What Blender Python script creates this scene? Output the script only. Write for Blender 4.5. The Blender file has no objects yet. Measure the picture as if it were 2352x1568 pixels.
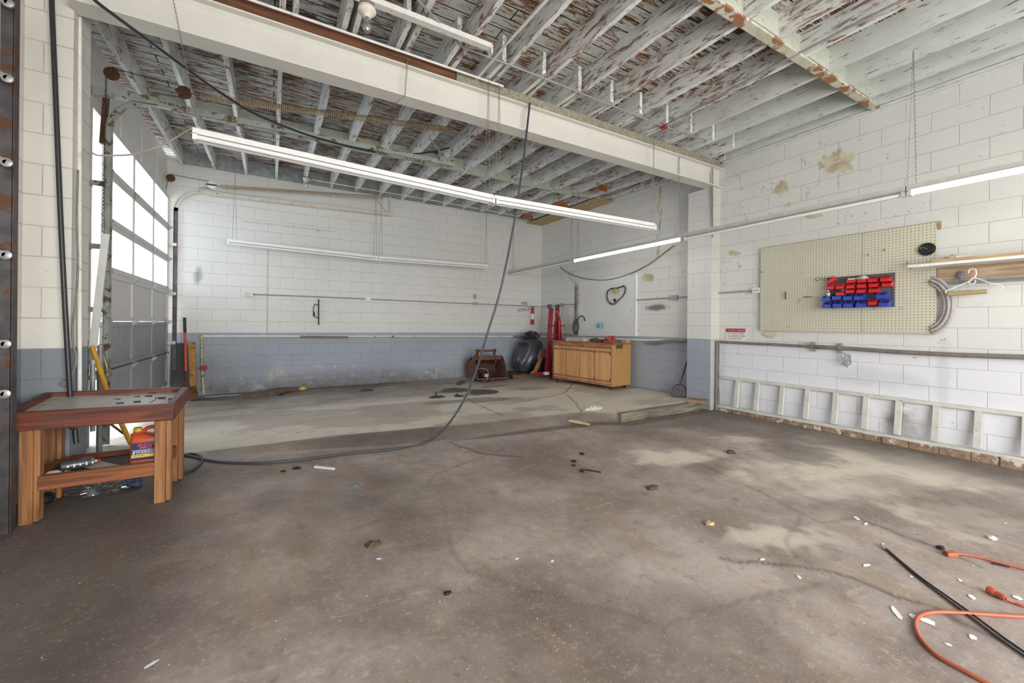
import bpy, bmesh, math, random
import numpy as np
from mathutils import Vector, Matrix, Euler
random.seed(7)
S=bpy.context.scene; COL=S.collection
PI=math.pi; R=math.radians
# ------------------------------------------------------------ camera
F=947.9; YAW=R(30.238); PIT=R(0.0586); ROL=R(0.572); CY=744.63; H=1.27
fw=Vector((math.sin(YAW)*math.cos(PIT),math.cos(YAW)*math.cos(PIT),math.sin(PIT)))
r0=Vector((math.cos(YAW),-math.sin(YAW),0)); u0=r0.cross(fw)
rt=math.cos(ROL)*r0+math.sin(ROL)*u0; up=-math.sin(ROL)*r0+math.cos(ROL)*u0
cd=bpy.data.cameras.new('camera'); cam=bpy.data.objects.new('camera',cd); COL.objects.link(cam)
cd.sensor_fit='HORIZONTAL'; cd.sensor_width=36; cd.lens=F/2352*36; cd.shift_y=-(784-CY)/2352; cd.clip_start=.02
cam.matrix_world=Matrix(((rt.x,up.x,-fw.x,0),(rt.y,up.y,-fw.y,0),(rt.z,up.z,-fw.z,H),(0,0,0,1)))
S.camera=cam
def ray(px,py): return fw+rt*((px-1176)/F)-up*((py-CY)/F)
def onY(px,py,Y): r=ray(px,py); t=Y/r.y; return Vector((r.x*t,Y,H+r.z*t))
def onX(px,py,X): r=ray(px,py); t=X/r.x; return Vector((X,r.y*t,H+r.z*t))
def onZ(px,py,Z): r=ray(px,py); t=(Z-H)/r.z; return Vector((r.x*t,r.y*t,Z))
# room constants
D=8.70; XR=5.92; XL=-1.50; PY0,PY1=3.86,4.27; ZP=1.08
def ss(a,b,x):
    t=np.clip((x-a)/(b-a),0,1); return t*t*(3-2*t)
def fl(X,Y):
    hi=.1465+.0065*X-.0135*Y
    low=.015*ss(3,6,X)+(hi)*(1-ss(-.5,1.3,X))
    ye=np.interp(X,[-2,.64,2.1,3.65,3.95,6],[4.70,4.65,4.43,4.27,4.03,4.03])
    yb=np.interp(X,[-2,.6,1.66,2.7,3.65,3.95,6],[4.2,4.33,4.2,4.22,4.16,4.00,4.00])
    t=np.clip((Y-yb)/(ye-yb),0,1); t=t**.75
    return low+(hi-low)*t
def FL(X,Y): return float(fl(np.float64(X),np.float64(Y)))
def onF(px,py,dz=0):
    z=.05
    for _ in range(12):
        p=onZ(px,py,z); z=FL(p.x,p.y)+dz
    return onZ(px,py,z)
# ------------------------------------------------------------ noise for wear masks
def vn(x,y,seed):
    rs=np.random.RandomState(seed); L=rs.rand(257,257); L[256]=L[0]; L[:,256]=L[:,0]
    xi=np.floor(x).astype(int); yi=np.floor(y).astype(int); fx=x-xi; fy=y-yi
    fx=fx*fx*(3-2*fx); fy=fy*fy*(3-2*fy); xi%=256; yi%=256
    return (L[xi,yi]*(1-fx)*(1-fy)+L[xi+1,yi]*fx*(1-fy)+L[xi,yi+1]*(1-fx)*fy+L[xi+1,yi+1]*fx*fy)
def fbm(x,y,seed,o=4):
    s=0;a=.5
    for i in range(o): s=s+a*vn(x*2**i+13.7*i+50,y*2**i+7.1*i+50,seed+i); a*=.5
    return s/(1-.5**o)
def blob(x,y,cx,cy,rx,ry,ang=0,soft=.25,seed=1,rough=.6):
    c,s=math.cos(ang),math.sin(ang); u=((x-cx)*c+(y-cy)*s)/rx; v=(-(x-cx)*s+(y-cy)*c)/ry
    m=max(rx,ry); d=np.sqrt(u*u+v*v)+(fbm(x*3/m,y*3/m,seed)-.5)*2*rough
    return 1-ss(1-soft,1+soft,d)
def segd(x,y,pts):
    d=np.full(x.shape,9.)
    for (ax,ay),(bx,by) in zip(pts,pts[1:]):
        vx,vy=bx-ax,by-ay; t=np.clip(((x-ax)*vx+(y-ay)*vy)/(vx*vx+vy*vy+1e-9),0,1)
        d=np.minimum(d,np.hypot(x-ax-t*vx,y-ay-t*vy))
    return d
# ------------------------------------------------------------ materials
class NT:
    def __init__(s,name):
        s.m=bpy.data.materials.new(name); s.m.use_nodes=True; s.t=s.m.node_tree; s.b=s.t.nodes['Principled BSDF']; s.tc=None
    def n(s,ty,**k):
        q=s.t.nodes.new('ShaderNode'+ty)
        for a,v in k.items(): setattr(q,a,v)
        return q
    def l(s,a,b): s.t.links.new(a,b)
    def co(s,kind='Object'):
        if not s.tc: s.tc=s.n('TexCoord')
        return s.tc.outputs[kind]
    def vec(s,scale=(1,1,1),loc=(0,0,0),rnd=0):
        mp=s.n('Mapping'); s.l(s.co(),mp.inputs[0]); mp.inputs['Scale'].default_value=scale; mp.inputs['Location'].default_value=loc
        o=mp.outputs[0]
        if rnd:
            oi=s.n('ObjectInfo'); ad=s.n('VectorMath',operation='MULTIPLY_ADD'); cm=s.n('CombineXYZ')
            for i in range(3): s.l(oi.outputs['Random'],cm.inputs[i])
            s.l(cm.outputs[0],ad.inputs[0]); ad.inputs[1].default_value=(37,53,71); s.l(o,ad.inputs[2]); o=ad.outputs[0]
        return o
    def noise(s,scale,stretch=(1,1,1),detail=5,rough=.6,rnd=0,dist=0,loc=(0,0,0)):
        q=s.n('TexNoise'); s.l(s.vec(stretch,loc,rnd),q.inputs['Vector']); q.inputs['Scale'].default_value=scale
        q.inputs['Detail'].default_value=detail; q.inputs['Roughness'].default_value=rough; q.inputs['Distortion'].default_value=dist
        return q.outputs['Fac']
    def ramp(s,f,a,b,inv=0):
        q=s.n('MapRange'); q.interpolation_type='SMOOTHSTEP'; s.l(f,q.inputs[0]); q.inputs[1].default_value=a; q.inputs[2].default_value=b
        if inv: q.inputs[3].default_value=1; q.inputs[4].default_value=0
        return q.outputs[0]
    def mul(s,a,b,op='MULTIPLY'):
        q=s.n('Math',operation=op)
        for i,v in enumerate((a,b)):
            if isinstance(v,(int,float)): q.inputs[i].default_value=v
            else: s.l(v,q.inputs[i])
        return q.outputs[0]
    def mix(s,f,a,b):
        q=s.n('Mix',data_type='RGBA')
        if isinstance(f,(int,float)): q.inputs[0].default_value=f
        else: s.l(f,q.inputs[0])
        for i,v in ((6,a),(7,b)):
            if isinstance(v,(tuple,list)): q.inputs[i].default_value=(*v[:3],1)
            else: s.l(v,q.inputs[i])
        return q.outputs[2]
    def bump(s,h,strength=.3,dist=.01):
        q=s.n('Bump'); q.inputs['Strength'].default_value=strength; q.inputs['Distance'].default_value=dist; s.l(h,q.inputs['Height']); s.l(q.outputs[0],s.b.inputs['Normal'])
    def fin(s,c,rough=.6,metal=0):
        if isinstance(c,(tuple,list)): s.b.inputs['Base Color'].default_value=(*c[:3],1)
        else: s.l(c,s.b.inputs['Base Color'])
        if isinstance(rough,(int,float)): s.b.inputs['Roughness'].default_value=rough
        else: s.l(rough,s.b.inputs['Roughness'])
        s.b.inputs['Metallic'].default_value=metal
        return s.m
def srgb(r,g,b):
    f=lambda c:(c/255/12.92) if c/255<=.04045 else ((c/255+.055)/1.055)**2.4
    return (f(r),f(g),f(b))
def plain(name,c,rough=.5,metal=0,var=.25,scale=12,stretch=(1,1,1),chips=(),bump=.15,rnd=1):
    t=NT(name); n=t.noise(scale,stretch,rnd=rnd)
    col=t.mix(t.ramp(n,.3,.7),tuple(x*(1-var) for x in c),tuple(min(1,x*(1+var*.5)) for x in c))
    for cc,sc,st,a,b in chips: col=t.mix(t.ramp(t.noise(sc,st,detail=7,rough=.7,rnd=rnd,loc=(sc,3,1)),a,b),col,cc)
    if bump: t.bump(n,bump,.004)
    return t.fin(col,rough,metal)
def wood(name,c1,c2,axis=0,rough=.6,dirt=.0,gs=1.):
    st=[28*gs]*3; st[axis]=1.6*gs
    t=NT(name); w=t.noise(1,tuple(st),detail=4,rough=.55,rnd=1,dist=1.2); n2=t.noise(3,(1,1,1),rnd=1)
    col=t.mix(t.ramp(w,.35,.68),c1,c2)
    if dirt: col=t.mix(t.mul(t.ramp(n2,.5,.72),dirt),col,(.05,.04,.035))
    t.bump(w,.25,.003); return t.fin(col,rough)
WOODX=wood('pine',srgb(176,124,74),srgb(214,168,112),0); WOODY=wood('pine_lumber',srgb(168,138,98),srgb(206,180,138),1); 
LEG=wood('pine_leg',srgb(126,80,46),srgb(168,120,76),2,.5,.4)
REDW=wood('red_stained_wood',srgb(72,34,22),srgb(122,60,40),0,.45,.35); REDWY=wood('red_stained_wood_side',srgb(72,34,24),srgb(116,62,44),1,.45,.35)
RAILW=wood('stained_pine',srgb(110,62,34),srgb(150,92,54),0,.5,.5)
DKW=wood('weathered_wood',srgb(88,72,58),srgb(128,108,88),0,.8,.4); DKWZ=wood('weathered_wood_post',srgb(88,72,58),srgb(128,108,88),2,.8,.4)
CABW=wood('cabinet_plywood',srgb(192,140,90),srgb(216,166,112),2,.45,.12,.2); CABT=wood('cabinet_trim',srgb(138,88,54),srgb(180,128,86),1,.5,.3)
CABS=plain('cabinet_side_board',srgb(184,142,86),.6,var=.2,scale=60,chips=[(srgb(120,76,40),8,(1,1,1),.68,.75)])
OSB=plain('osb',srgb(196,168,126),.8,var=.35,scale=40,stretch=(1,.4,1))
WHITE=plain('white_enamel',(.78,.78,.75),.35,var=.08,chips=[((.3,.26,.2),30,(1,1,1),.74,.78)])
FIXW=plain('fixture_white',(.84,.84,.82),.35,var=.06,scale=4)
FIXG=plain('fixture_grey',srgb(190,190,184),.4,var=.1)
TUBE=plain('unlit_tube',(.82,.82,.82),.2,var=.03,bump=0)
BEAMP=plain('beam_paint',srgb(212,210,203),.45,var=.05,scale=3,chips=[(srgb(150,140,125),60,(1,1,1),.76,.8)],bump=.05)
STEEL=plain('galvanised_steel',srgb(165,165,162),.4,.7,var=.2); CONDP=plain('conduit_grey',srgb(158,158,156),.5,.3,var=.15)
PIPEW=plain('pipe_white',(.72,.72,.68),.45,var=.1,chips=[(srgb(120,112,100),9,(1,1,1),.62,.68)])
PIPEG=plain('pipe_brown_grey',srgb(128,120,116),.6,.1,var=.2,chips=[(srgb(190,188,182),14,(1,1,1),.7,.75)])
TRACK=plain('track_paint',srgb(158,164,158),.5,.1,var=.15,scale=6,chips=[(srgb(98,80,56),11,(1,1,1),.54,.58),(srgb(214,206,180),16,(1,1,1),.66,.7)])
TRACKW=plain('track_white',srgb(206,202,190),.5,.1,var=.1,chips=[(srgb(120,78,50),12,(1,1,1),.6,.65)])
TRACKD=plain('track_dark',srgb(88,84,86),.4,.5,var=.35,chips=[(srgb(96,66,44),9,(1,1,1),.55,.6),(srgb(190,186,180),15,(1,1,1),.72,.76)])
RUST=plain('rust',srgb(98,66,48),.85,.2,var=.4,scale=20,chips=[(srgb(140,96,74),14,(1,1,1),.6,.66)])
RUSTL=plain('rust_bucket',srgb(122,84,70),.75,.3,var=.3,scale=12,chips=[(srgb(84,60,48),6,(1,1,1),.55,.65)])
SPR=plain('spring_steel',srgb(186,166,134),.5,.2,var=.4,scale=30)
BLACK=plain('black_rubber',(.016,.016,.018),.45,var=.2); HOSE=plain('hose_rubber',(.025,.027,.032),.4,var=.2)
HOSEG=plain('hose_grey',srgb(66,69,76),.4,var=.2)
DARK=plain('dark_metal',(.05,.048,.05),.5,.5,var=.4); CHAIN=plain('chain',srgb(150,146,136),.4,.7,var=.2)
REDM=plain('hoist_red',srgb(158,36,50),.4,.1,var=.3,chips=[(srgb(90,26,26),10,(1,1,1),.64,.68),(srgb(200,150,150),40,(1,1,1),.74,.77)])
REDB=plain('red_plastic',srgb(206,30,36),.3,var=.12); BLUEB=plain('blue_plastic',srgb(54,66,166),.3,var=.15)
ORNG=plain('orange_cord',srgb(174,92,66),.5,var=.2,chips=[(srgb(120,60,40),20,(1,1,1),.66,.72)]); JUG=plain('orange_jug',srgb(184,76,38),.35,var=.12,scale=5)
YEL=plain('yellow_paint',srgb(214,158,54),.5,var=.15); YELP=plain('yellow_plastic',srgb(206,170,70),.4); YPOST=plain('post_paint',srgb(176,128,60),.7,var=.3,chips=[(srgb(70,58,48),10,(1,1,3),.56,.62)])
TARP=plain('grey_tarp',srgb(70,70,78),.32,var=.35,scale=4,bump=.1); TARPP=plain('pink_cloth',srgb(150,120,124),.6,var=.3)
PAPER=plain('paper',srgb(196,184,166),.7,var=.15,scale=18); CHIPW=plain('paint_chip',srgb(226,232,232),.6,var=.05)
CREAM=plain('pegboard_edge',srgb(198,192,170),.6); CYAN=plain('cyan_plastic',srgb(70,168,186),.4); LTAN=plain('cardboard',srgb(178,160,118),.8,var=.2)
VINYL=plain('clear_hose',srgb(168,164,160),.2,var=.2); TABT=plain('table_top_panel',srgb(178,174,160),.35,var=.15,scale=4,chips=[(srgb(110,100,80),7,(1,3,1),.55,.68),(srgb(60,56,50),40,(1,1,1),.72,.76)])
CONC=plain('concrete_block',srgb(170,165,155),.9,var=.2); PORC=plain('porcelain',srgb(214,206,192),.3,var=.1)
LBLN=plain('label_navy',srgb(44,46,92),.4,var=.1); LBLY=plain('label_yellow',srgb(232,196,60),.4,var=.05); INKW=plain('ink_white',(.8,.8,.8),.5,var=0); INKP=plain('ink_pink',srgb(232,96,110),.5,var=0); INKB=plain('ink_black',(.03,.03,.03),.6,var=.2); INKR=plain('ink_red',srgb(160,50,44),.6)
CANG=plain('can_grey',srgb(96,96,98),.3,.4); CANS=plain('can_silver',srgb(176,172,168),.3,.7); REDC=plain('red_cap',srgb(170,40,44),.4)
SIGNW=plain('sign_white',srgb(226,224,222),.4,var=.04); ICAST=plain('cast_iron_purple',srgb(84,80,88),.5,.4,var=.3)
INSUL=plain('new_lumber',srgb(160,92,52),.8,var=.2); MOSS=plain('debris',srgb(86,76,58),.9,var=.5,scale=60)
def glassmat(name,tr,col,rough=.1,tl=.5):
    t=NT(name); t.t.nodes.remove(t.b); o=[n for n in t.t.nodes if n.type=='OUTPUT_MATERIAL'][0]
    a=t.n('BsdfTransparent'); a.inputs[0].default_value=(*tr,1); b=t.n('BsdfTranslucent'); b.inputs[0].default_value=(*col,1)
    m=t.n('MixShader'); m.inputs[0].default_value=tl; t.l(a.outputs[0],m.inputs[1]); t.l(b.outputs[0],m.inputs[2])
    g=t.n('BsdfGlossy'); g.inputs['Roughness'].default_value=rough; m2=t.n('MixShader'); m2.inputs[0].default_value=.08; t.l(m.outputs[0],m2.inputs[1]); t.l(g.outputs[0],m2.inputs[2]); t.l(m2.outputs[0],o.inputs[0]); return t.m
PANE=glassmat('frosted_pane',(.95,.97,1),(.9,.93,.97),.15,.45); PLASTIC=glassmat('clear_plastic',(.92,.92,.92),(.7,.7,.72),.12,.3); BULB=glassmat('bulb_glass',(.9,.92,.92),(.8,.8,.8),.03,.12)
for m_ in (PLASTIC,BULB):
    for n_ in m_.node_tree.nodes:
        if n_.type=='MIX_SHADER' and n_.inputs[0].default_value<.09: n_.inputs[0].default_value=.25
def emit(name,c,s):
    t=NT(name); t.b.inputs['Base Color'].default_value=(*c,1); t.b.inputs['Emission Color'].default_value=(*c,1); t.b.inputs['Emission Strength'].default_value=s; return t.m
LIT=emit('lit_tube',(1,.99,.95),11)
# peeling painted timber: paint / primer / bare wood / soot
def peel(name,axis,paint,pk=.56,soot=.66,rnd=1,board=0):
    st=[6,6,6]; st[axis]=1.3; sf_=[11,11,11]; sf_[axis]=1.5
    t=NT(name)
    p=t.mix(t.ramp(t.noise(3,rnd=rnd),.35,.65),tuple(x*.88 for x in paint),paint)
    big=t.noise(.9,(1,1,1),detail=2,rnd=rnd,loc=(9,2,5))
    n1=t.noise(3.6,tuple(st),detail=9,rough=.76,rnd=rnd,dist=.5); n2=t.noise(3.6,tuple(st),detail=9,rough=.78,rnd=rnd,loc=(7,7,7),dist=.5)
    k=t.mul(n1,t.mul(t.mul(big,.36),.82,'ADD'))
    m0=t.ramp(k,pk-.05,pk-.02); c=t.mix(t.mul(m0,.8),p,srgb(212,202,194))
    m1=t.ramp(k,pk,pk+.012); wd=t.mix(t.ramp(t.noise(9,tuple(st),rnd=rnd),.4,.6),srgb(104,74,54) if board else srgb(122,94,84),srgb(160,114,78) if board else srgb(164,138,126)); c=t.mix(m1,c,wd)
    k2=t.mul(n2,t.mul(t.mul(big,.3),.85,'ADD')); m2=t.ramp(k2,soot,soot+.02); c=t.mix(m2,c,srgb(58,48,42))
    fine=t.noise(4.2,tuple(sf_),detail=6,rough=.7,rnd=rnd,loc=(3,1,9)); c=t.mix(t.mul(t.ramp(fine,.60,.635),.75),c,srgb(96,80,74))
    if board: q_=t.noise(.7,(1,1,1),detail=3,loc=(5,6,1)); c=t.mix(t.mul(t.ramp(q_,.52,.66),t.ramp(n1,.46,.52)),c,srgb(82,58,38))
    h=t.mul(m0,m1,'ADD')
    if board:
        w=t.n('TexBrick'); t.l(t.vec((1,1,1)),w.inputs['Vector']); w.offset=.37; w.inputs['Scale'].default_value=1; w.inputs['Brick Width'].default_value=2.9; w.inputs['Row Height'].default_value=.14; w.inputs['Mortar Size'].default_value=.006; w.inputs['Mortar Smooth'].default_value=.1
        c=t.mix(w.outputs['Fac'],c,srgb(26,22,20)); h=t.mul(h,w.outputs['Fac'],'ADD')
    t.bump(t.mul(h,-1.),.5,.003); return t.fin(c,.75)
JF=peel('joist_peeling',1,srgb(230,234,233),.555,.63); JB=peel('joist_painted',1,srgb(230,235,234),.572,.64)
JC=peel('joist_clean',1,srgb(214,219,214),.66,.75)
DECK=peel('deck_peeling',0,srgb(196,203,202),.525,.575,0,1); BLK=peel('blocking_paint',0,srgb(182,188,176),.64,.70)
GREENP=plain('blocking_green',srgb(186,191,178),.7,var=.12,chips=[(srgb(150,116,84),7,(1,1,1),.6,.64)])
# ------------------------------------------------------------ mesh builder
class MB:
    def __init__(s): s.v=[]; s.f=[]; s.sm=[]
    def add(s,vs,fs,smooth=False):
        k=len(s.v); s.v+=[Vector(v) for v in vs]; s.f+=[[i+k for i in f] for f in fs]; s.sm+=[smooth]*len(fs); return s
    def box(s,a,b):
        x0,y0,z0=[min(p,q) for p,q in zip(a,b)]; x1,y1,z1=[max(p,q) for p,q in zip(a,b)]
        return s.add([(x0,y0,z0),(x1,y0,z0),(x1,y1,z0),(x0,y1,z0),(x0,y0,z1),(x1,y0,z1),(x1,y1,z1),(x0,y1,z1)],[(0,3,2,1),(4,5,6,7),(0,1,5,4),(1,2,6,5),(2,3,7,6),(3,0,4,7)])
    def bar(s,p,q,w,h,upv=(0,0,1)):
        p,q=Vector(p),Vector(q); d=(q-p).normalized(); u=Vector(upv); sd=d.cross(u).normalized(); u=sd.cross(d).normalized(); vs=[]
        for c in (p,q):
            for a,b in ((-1,-1),(1,-1),(1,1),(-1,1)): vs.append(c+sd*a*w/2+u*b*h/2)
        return s.add(vs,[(0,1,2,3),(7,6,5,4),(0,4,5,1),(1,5,6,2),(2,6,7,3),(3,7,4,0)])
    def prism(s,poly,ext):
        n=len(poly); e=Vector(ext); vs=[Vector(p) for p in poly]; vs+=[p+e for p in vs]
        return s.add(vs,[list(range(n))[::-1],list(range(n,2*n))]+[(i,(i+1)%n,n+(i+1)%n,n+i) for i in range(n)])
    def sweep(s,pts,prof,cap=True,smooth=True,closed=False,upv=None):
        pts=[Vector(p) for p in pts]; n=len(pts); m=len(prof); vs=[]; N=None
        for i,p in enumerate(pts):
            if closed: t=(pts[(i+1)%n]-pts[i-1]).normalized()
            else: t=(pts[min(i+1,n-1)]-pts[max(i-1,0)]).normalized()
            if upv is not None: N=Vector(upv)-t*Vector(upv).dot(t); N.normalize()
            elif N is None:
                a=Vector((0,0,1)) if abs(t.z)<.9 else Vector((1,0,0)); N=(a-t*a.dot(t)).normalized()
            else:
                N=N-t*N.dot(t); N.normalize()
            B=t.cross(N)
            for a,b in prof: vs.append(p+N*a+B*b)
        fs=[]
        for i in range(n if closed else n-1):
            j=(i+1)%n
            for k in range(m): fs.append((i*m+k,i*m+(k+1)%m,j*m+(k+1)%m,j*m+k))
        if cap and not closed: fs+=[list(range(m))[::-1],[(n-1)*m+k for k in range(m)]]
        return s.add(vs,fs,smooth)
    def tube(s,pts,r,n=8,**k): return s.sweep(pts,[(r*math.cos(2*PI*i/n),r*math.sin(2*PI*i/n)) for i in range(n)],**k)
    def lathe(s,c,axis,prof,n=20,smooth=True):
        c=Vector(c); ax=Vector(axis).normalized(); a=Vector((0,0,1)) if abs(ax.z)<.9 else Vector((1,0,0)); N=(a-ax*a.dot(ax)).normalized(); B=ax.cross(N); vs=[]
        for r_,h_ in prof:
            for i in range(n): vs.append(c+ax*h_+N*(r_*math.cos(2*PI*i/n))+B*(r_*math.sin(2*PI*i/n)))
        fs=[(j*n+i,j*n+(i+1)%n,(j+1)*n+(i+1)%n,(j+1)*n+i) for j in range(len(prof)-1) for i in range(n)]
        fs+=[list(range(n))[::-1],[(len(prof)-1)*n+i for i in range(n)]]
        return s.add(vs,fs,smooth)
    def cyl(s,p,q,r,n=14): p,q=Vector(p),Vector(q); return s.lathe(p,q-p,[(r,0),(r,(q-p).length)],n)
    def lump(s,c,rx,ry,rz,seed=1,amp=.3,n=14,freq=2.,flat=-9):
        rs=random.Random(seed); c=Vector(c); from mathutils import noise as mn
        vs=[];fs=[];off=Vector((seed*3.1,seed*1.7,seed*.9))
        for i in range(n+1):
            th=PI*i/n
            for j in range(2*n):
                ph=PI*j/n; d=Vector((math.sin(th)*math.cos(ph),math.sin(th)*math.sin(ph),math.cos(th)))
                k=1+amp*(mn.noise(d*freq+off)+.5*mn.noise(d*freq*2.7+off))
                p=Vector((d.x*rx*k,d.y*ry*k,max(d.z*rz*k,flat))); vs.append(c+p)
        m=2*n
        for i in range(n):
            for j in range(m): fs.append((i*m+j,(i+1)*m+j,(i+1)*m+(j+1)%m,i*m+(j+1)%m))
        return s.add(vs,fs,True)
    def build(s,name,mat,parent=None,kind=None,label=None,cat=None,group=None,origin=None,bevel=0,local=False):
        me=bpy.data.meshes.new(name)
        if parent is not None: org=ORG.get(parent.name,Vector())
        elif local: org=Vector()
        else:
            if origin is None:
                xs=[v.x for v in s.v]; ys=[v.y for v in s.v]; origin=((min(xs)+max(xs))/2,(min(ys)+max(ys))/2,min(v.z for v in s.v))
            org=Vector(origin)
        me.from_pydata([tuple(v-org) for v in s.v],[],s.f); me.polygons.foreach_set('use_smooth',s.sm)
        me.materials.append(mat); bm=bmesh.new(); bm.from_mesh(me); bmesh.ops.recalc_face_normals(bm,faces=bm.faces)
        if bevel: bmesh.ops.bevel(bm,geom=bm.edges,offset=bevel,segments=1,affect='EDGES')
        bm.to_mesh(me); bm.free(); me.set_sharp_from_angle(angle=R(42))
        o=bpy.data.objects.new(name,me); COL.objects.link(o)
        if parent is not None: o.parent=parent
        else: o.location=org
        ORG[o.name]=org
        tag(o,label,cat,group,kind); return o
ORG={}
def tag(o,label=None,cat=None,group=None,kind=None):
    for k,v in (('label',label),('category',cat),('group',group),('kind',kind)):
        if v: o[k]=v
    return o
def T(name,label,cat,loc=(0,0,0),group=None):
    o=bpy.data.objects.new(name,None); COL.objects.link(o); o.location=loc; o.empty_display_size=.1; ORG[o.name]=Vector(loc); tag(o,label,cat,group); return o
def copytree(o,loc,label,rz=None,swap=None):
    c=o.copy(); COL.objects.link(c); c.location=loc; c['label']=label; ORG[c.name]=Vector(loc)
    if rz is not None: c.rotation_euler=rz
    for ch in list(o.children):
        d=ch.copy(); COL.objects.link(d); d.parent=c
        for g in list(ch.children): e=g.copy(); COL.objects.link(e); e.parent=d
    return c
def text(s,size,loc,rot,mat,name,parent,ex=.0006,sx=1.,align='LEFT',shear=0):
    cu=bpy.data.curves.new(name,'FONT'); cu.body=s; cu.size=size; cu.extrude=ex; cu.align_x=align; cu.shear=shear; cu.resolution_u=2
    to=bpy.data.objects.new(name,cu); COL.objects.link(to); dg=bpy.context.evaluated_depsgraph_get(); me=bpy.data.meshes.new_from_object(to.evaluated_get(dg))
    bpy.data.objects.remove(to); me.materials.clear(); me.materials.append(mat)
    M=Matrix.Translation(Vector(loc)-ORG.get(parent.name,Vector()))@Euler(rot).to_matrix().to_4x4()@Matrix.Diagonal((sx,1,1,1)); me.transform(M)
    o=bpy.data.objects.new(name,me); COL.objects.link(o); o.parent=parent; ORG[o.name]=ORG.get(parent.name,Vector()); return o
def smooth(pts,n=6):
    pts=[Vector(p) for p in pts]; o=[]
    for i in range(len(pts)-1):
        p0=pts[max(i-1,0)];p1=pts[i];p2=pts[i+1];p3=pts[min(i+2,len(pts)-1)]
        for k in range(n):
            t=k/n; o.append(.5*((2*p1)+(p2-p0)*t+(2*p0-5*p1+4*p2-p3)*t*t+(3*p1-p0-3*p2+p3)*t**3))
    o.append(pts[-1]); return o
def chainmesh(mb,p,q,lk=.032,w=.008,r=.0018,sag=0):
    p,q=Vector(p),Vector(q); L=(q-p).length; n=max(2,int(L/(lk*.72))); d=(q-p).normalized(); a=Vector((1,0,0)) if abs(d.x)<.7 else Vector((0,0,1)); A=d.cross(a).normalized(); B=d.cross(A)
    for i in range(n):
        c=p.lerp(q,(i+.5)/n)-Vector((0,0,sag*4*((i+.5)/n)*(1-(i+.5)/n))); s_=(A if i%2 else B); h=lk/2
        mb.tube([c+d*h*math.cos(t)+s_*w*math.sin(t) for t in [2*PI*j/6 for j in range(6)]],r,3,closed=True)
    return mb
ORD=['first','second','third','fourth','fifth','sixth','seventh','eighth','ninth','tenth','eleventh','twelfth','thirteenth','fourteenth','fifteenth','sixteenth','seventeenth','eighteenth','nineteenth']
# ------------------------------------------------------------ shell
def grid(name,mat,fn,us,vs,mask,org=(0,0,0)):
    U,V=np.meshgrid(us,vs,indexing='ij'); P=fn(U,V); nu,nv=U.shape
    co=np.stack([np.broadcast_to(p,U.shape) for p in P],-1).reshape(-1,3)
    me=bpy.data.meshes.new(name); idx=np.arange(nu*nv).reshape(nu,nv)
    q=np.stack([idx[:-1,:-1],idx[1:,:-1],idx[1:,1:],idx[:-1,1:]],-1).reshape(-1,4)
    me.vertices.add(len(co)); me.vertices.foreach_set('co',co.ravel()); me.loops.add(q.size); me.loops.foreach_set('vertex_index',q.ravel())
    me.polygons.add(len(q)); me.polygons.foreach_set('loop_start',np.arange(0,q.size,4)); me.update(calc_edges=True)
    at=me.color_attributes.new('wear_shade','FLOAT_COLOR','POINT'); ch=[np.clip(m,0,1).ravel() for m in mask(U,V)]
    at.data.foreach_set('color',np.stack(ch+[np.ones(nu*nv)],-1).astype(np.float32).ravel())
    me.materials.append(mat); o=bpy.data.objects.new(name,me); COL.objects.link(o); o['kind']='structure'; return o
def wear_shade_sep(t):
    a=t.n('Attribute'); a.attribute_name='wear_shade'; s=t.n('SeparateColor'); t.l(a.outputs['Color'],s.inputs[0]); return s.outputs
# floor ---------------------------------------------------------
t=NT('floor_concrete'); w=wear_shade_sep(t)
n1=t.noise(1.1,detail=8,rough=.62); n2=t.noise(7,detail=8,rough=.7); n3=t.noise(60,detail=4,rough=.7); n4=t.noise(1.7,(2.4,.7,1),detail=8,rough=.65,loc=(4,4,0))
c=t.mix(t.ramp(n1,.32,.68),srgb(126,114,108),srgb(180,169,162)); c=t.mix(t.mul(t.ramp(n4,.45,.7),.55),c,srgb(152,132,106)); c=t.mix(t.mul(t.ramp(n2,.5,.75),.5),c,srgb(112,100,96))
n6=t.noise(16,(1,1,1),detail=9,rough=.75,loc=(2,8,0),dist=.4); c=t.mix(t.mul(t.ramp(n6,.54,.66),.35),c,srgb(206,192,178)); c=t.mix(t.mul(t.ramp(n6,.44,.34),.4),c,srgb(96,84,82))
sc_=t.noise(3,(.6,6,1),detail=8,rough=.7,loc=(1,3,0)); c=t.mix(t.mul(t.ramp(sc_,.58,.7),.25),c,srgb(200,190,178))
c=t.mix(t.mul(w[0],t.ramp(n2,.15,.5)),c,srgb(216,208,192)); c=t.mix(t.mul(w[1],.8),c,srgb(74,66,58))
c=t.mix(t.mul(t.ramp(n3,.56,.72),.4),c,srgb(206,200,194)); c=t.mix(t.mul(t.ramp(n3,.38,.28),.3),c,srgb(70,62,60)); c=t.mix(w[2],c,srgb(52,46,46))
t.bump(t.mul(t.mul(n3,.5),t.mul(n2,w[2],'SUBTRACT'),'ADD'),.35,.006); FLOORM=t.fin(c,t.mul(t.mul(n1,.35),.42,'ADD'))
t.b.inputs['Specular IOR Level'].default_value=.35
def XY(*pp): return [tuple(onF(*p)[:2]) for p in pp]
def wob(pts,n=7,a=.02,seed=1):
    rs=random.Random(seed); o=[]
    for (ax,ay),(bx,by) in zip(pts,pts[1:]):
        for k in range(n): o.append((ax+(bx-ax)*k/n+rs.uniform(-a,a),ay+(by-ay)*k/n+rs.uniform(-a,a)))
    o.append(pts[-1]); return o
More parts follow.
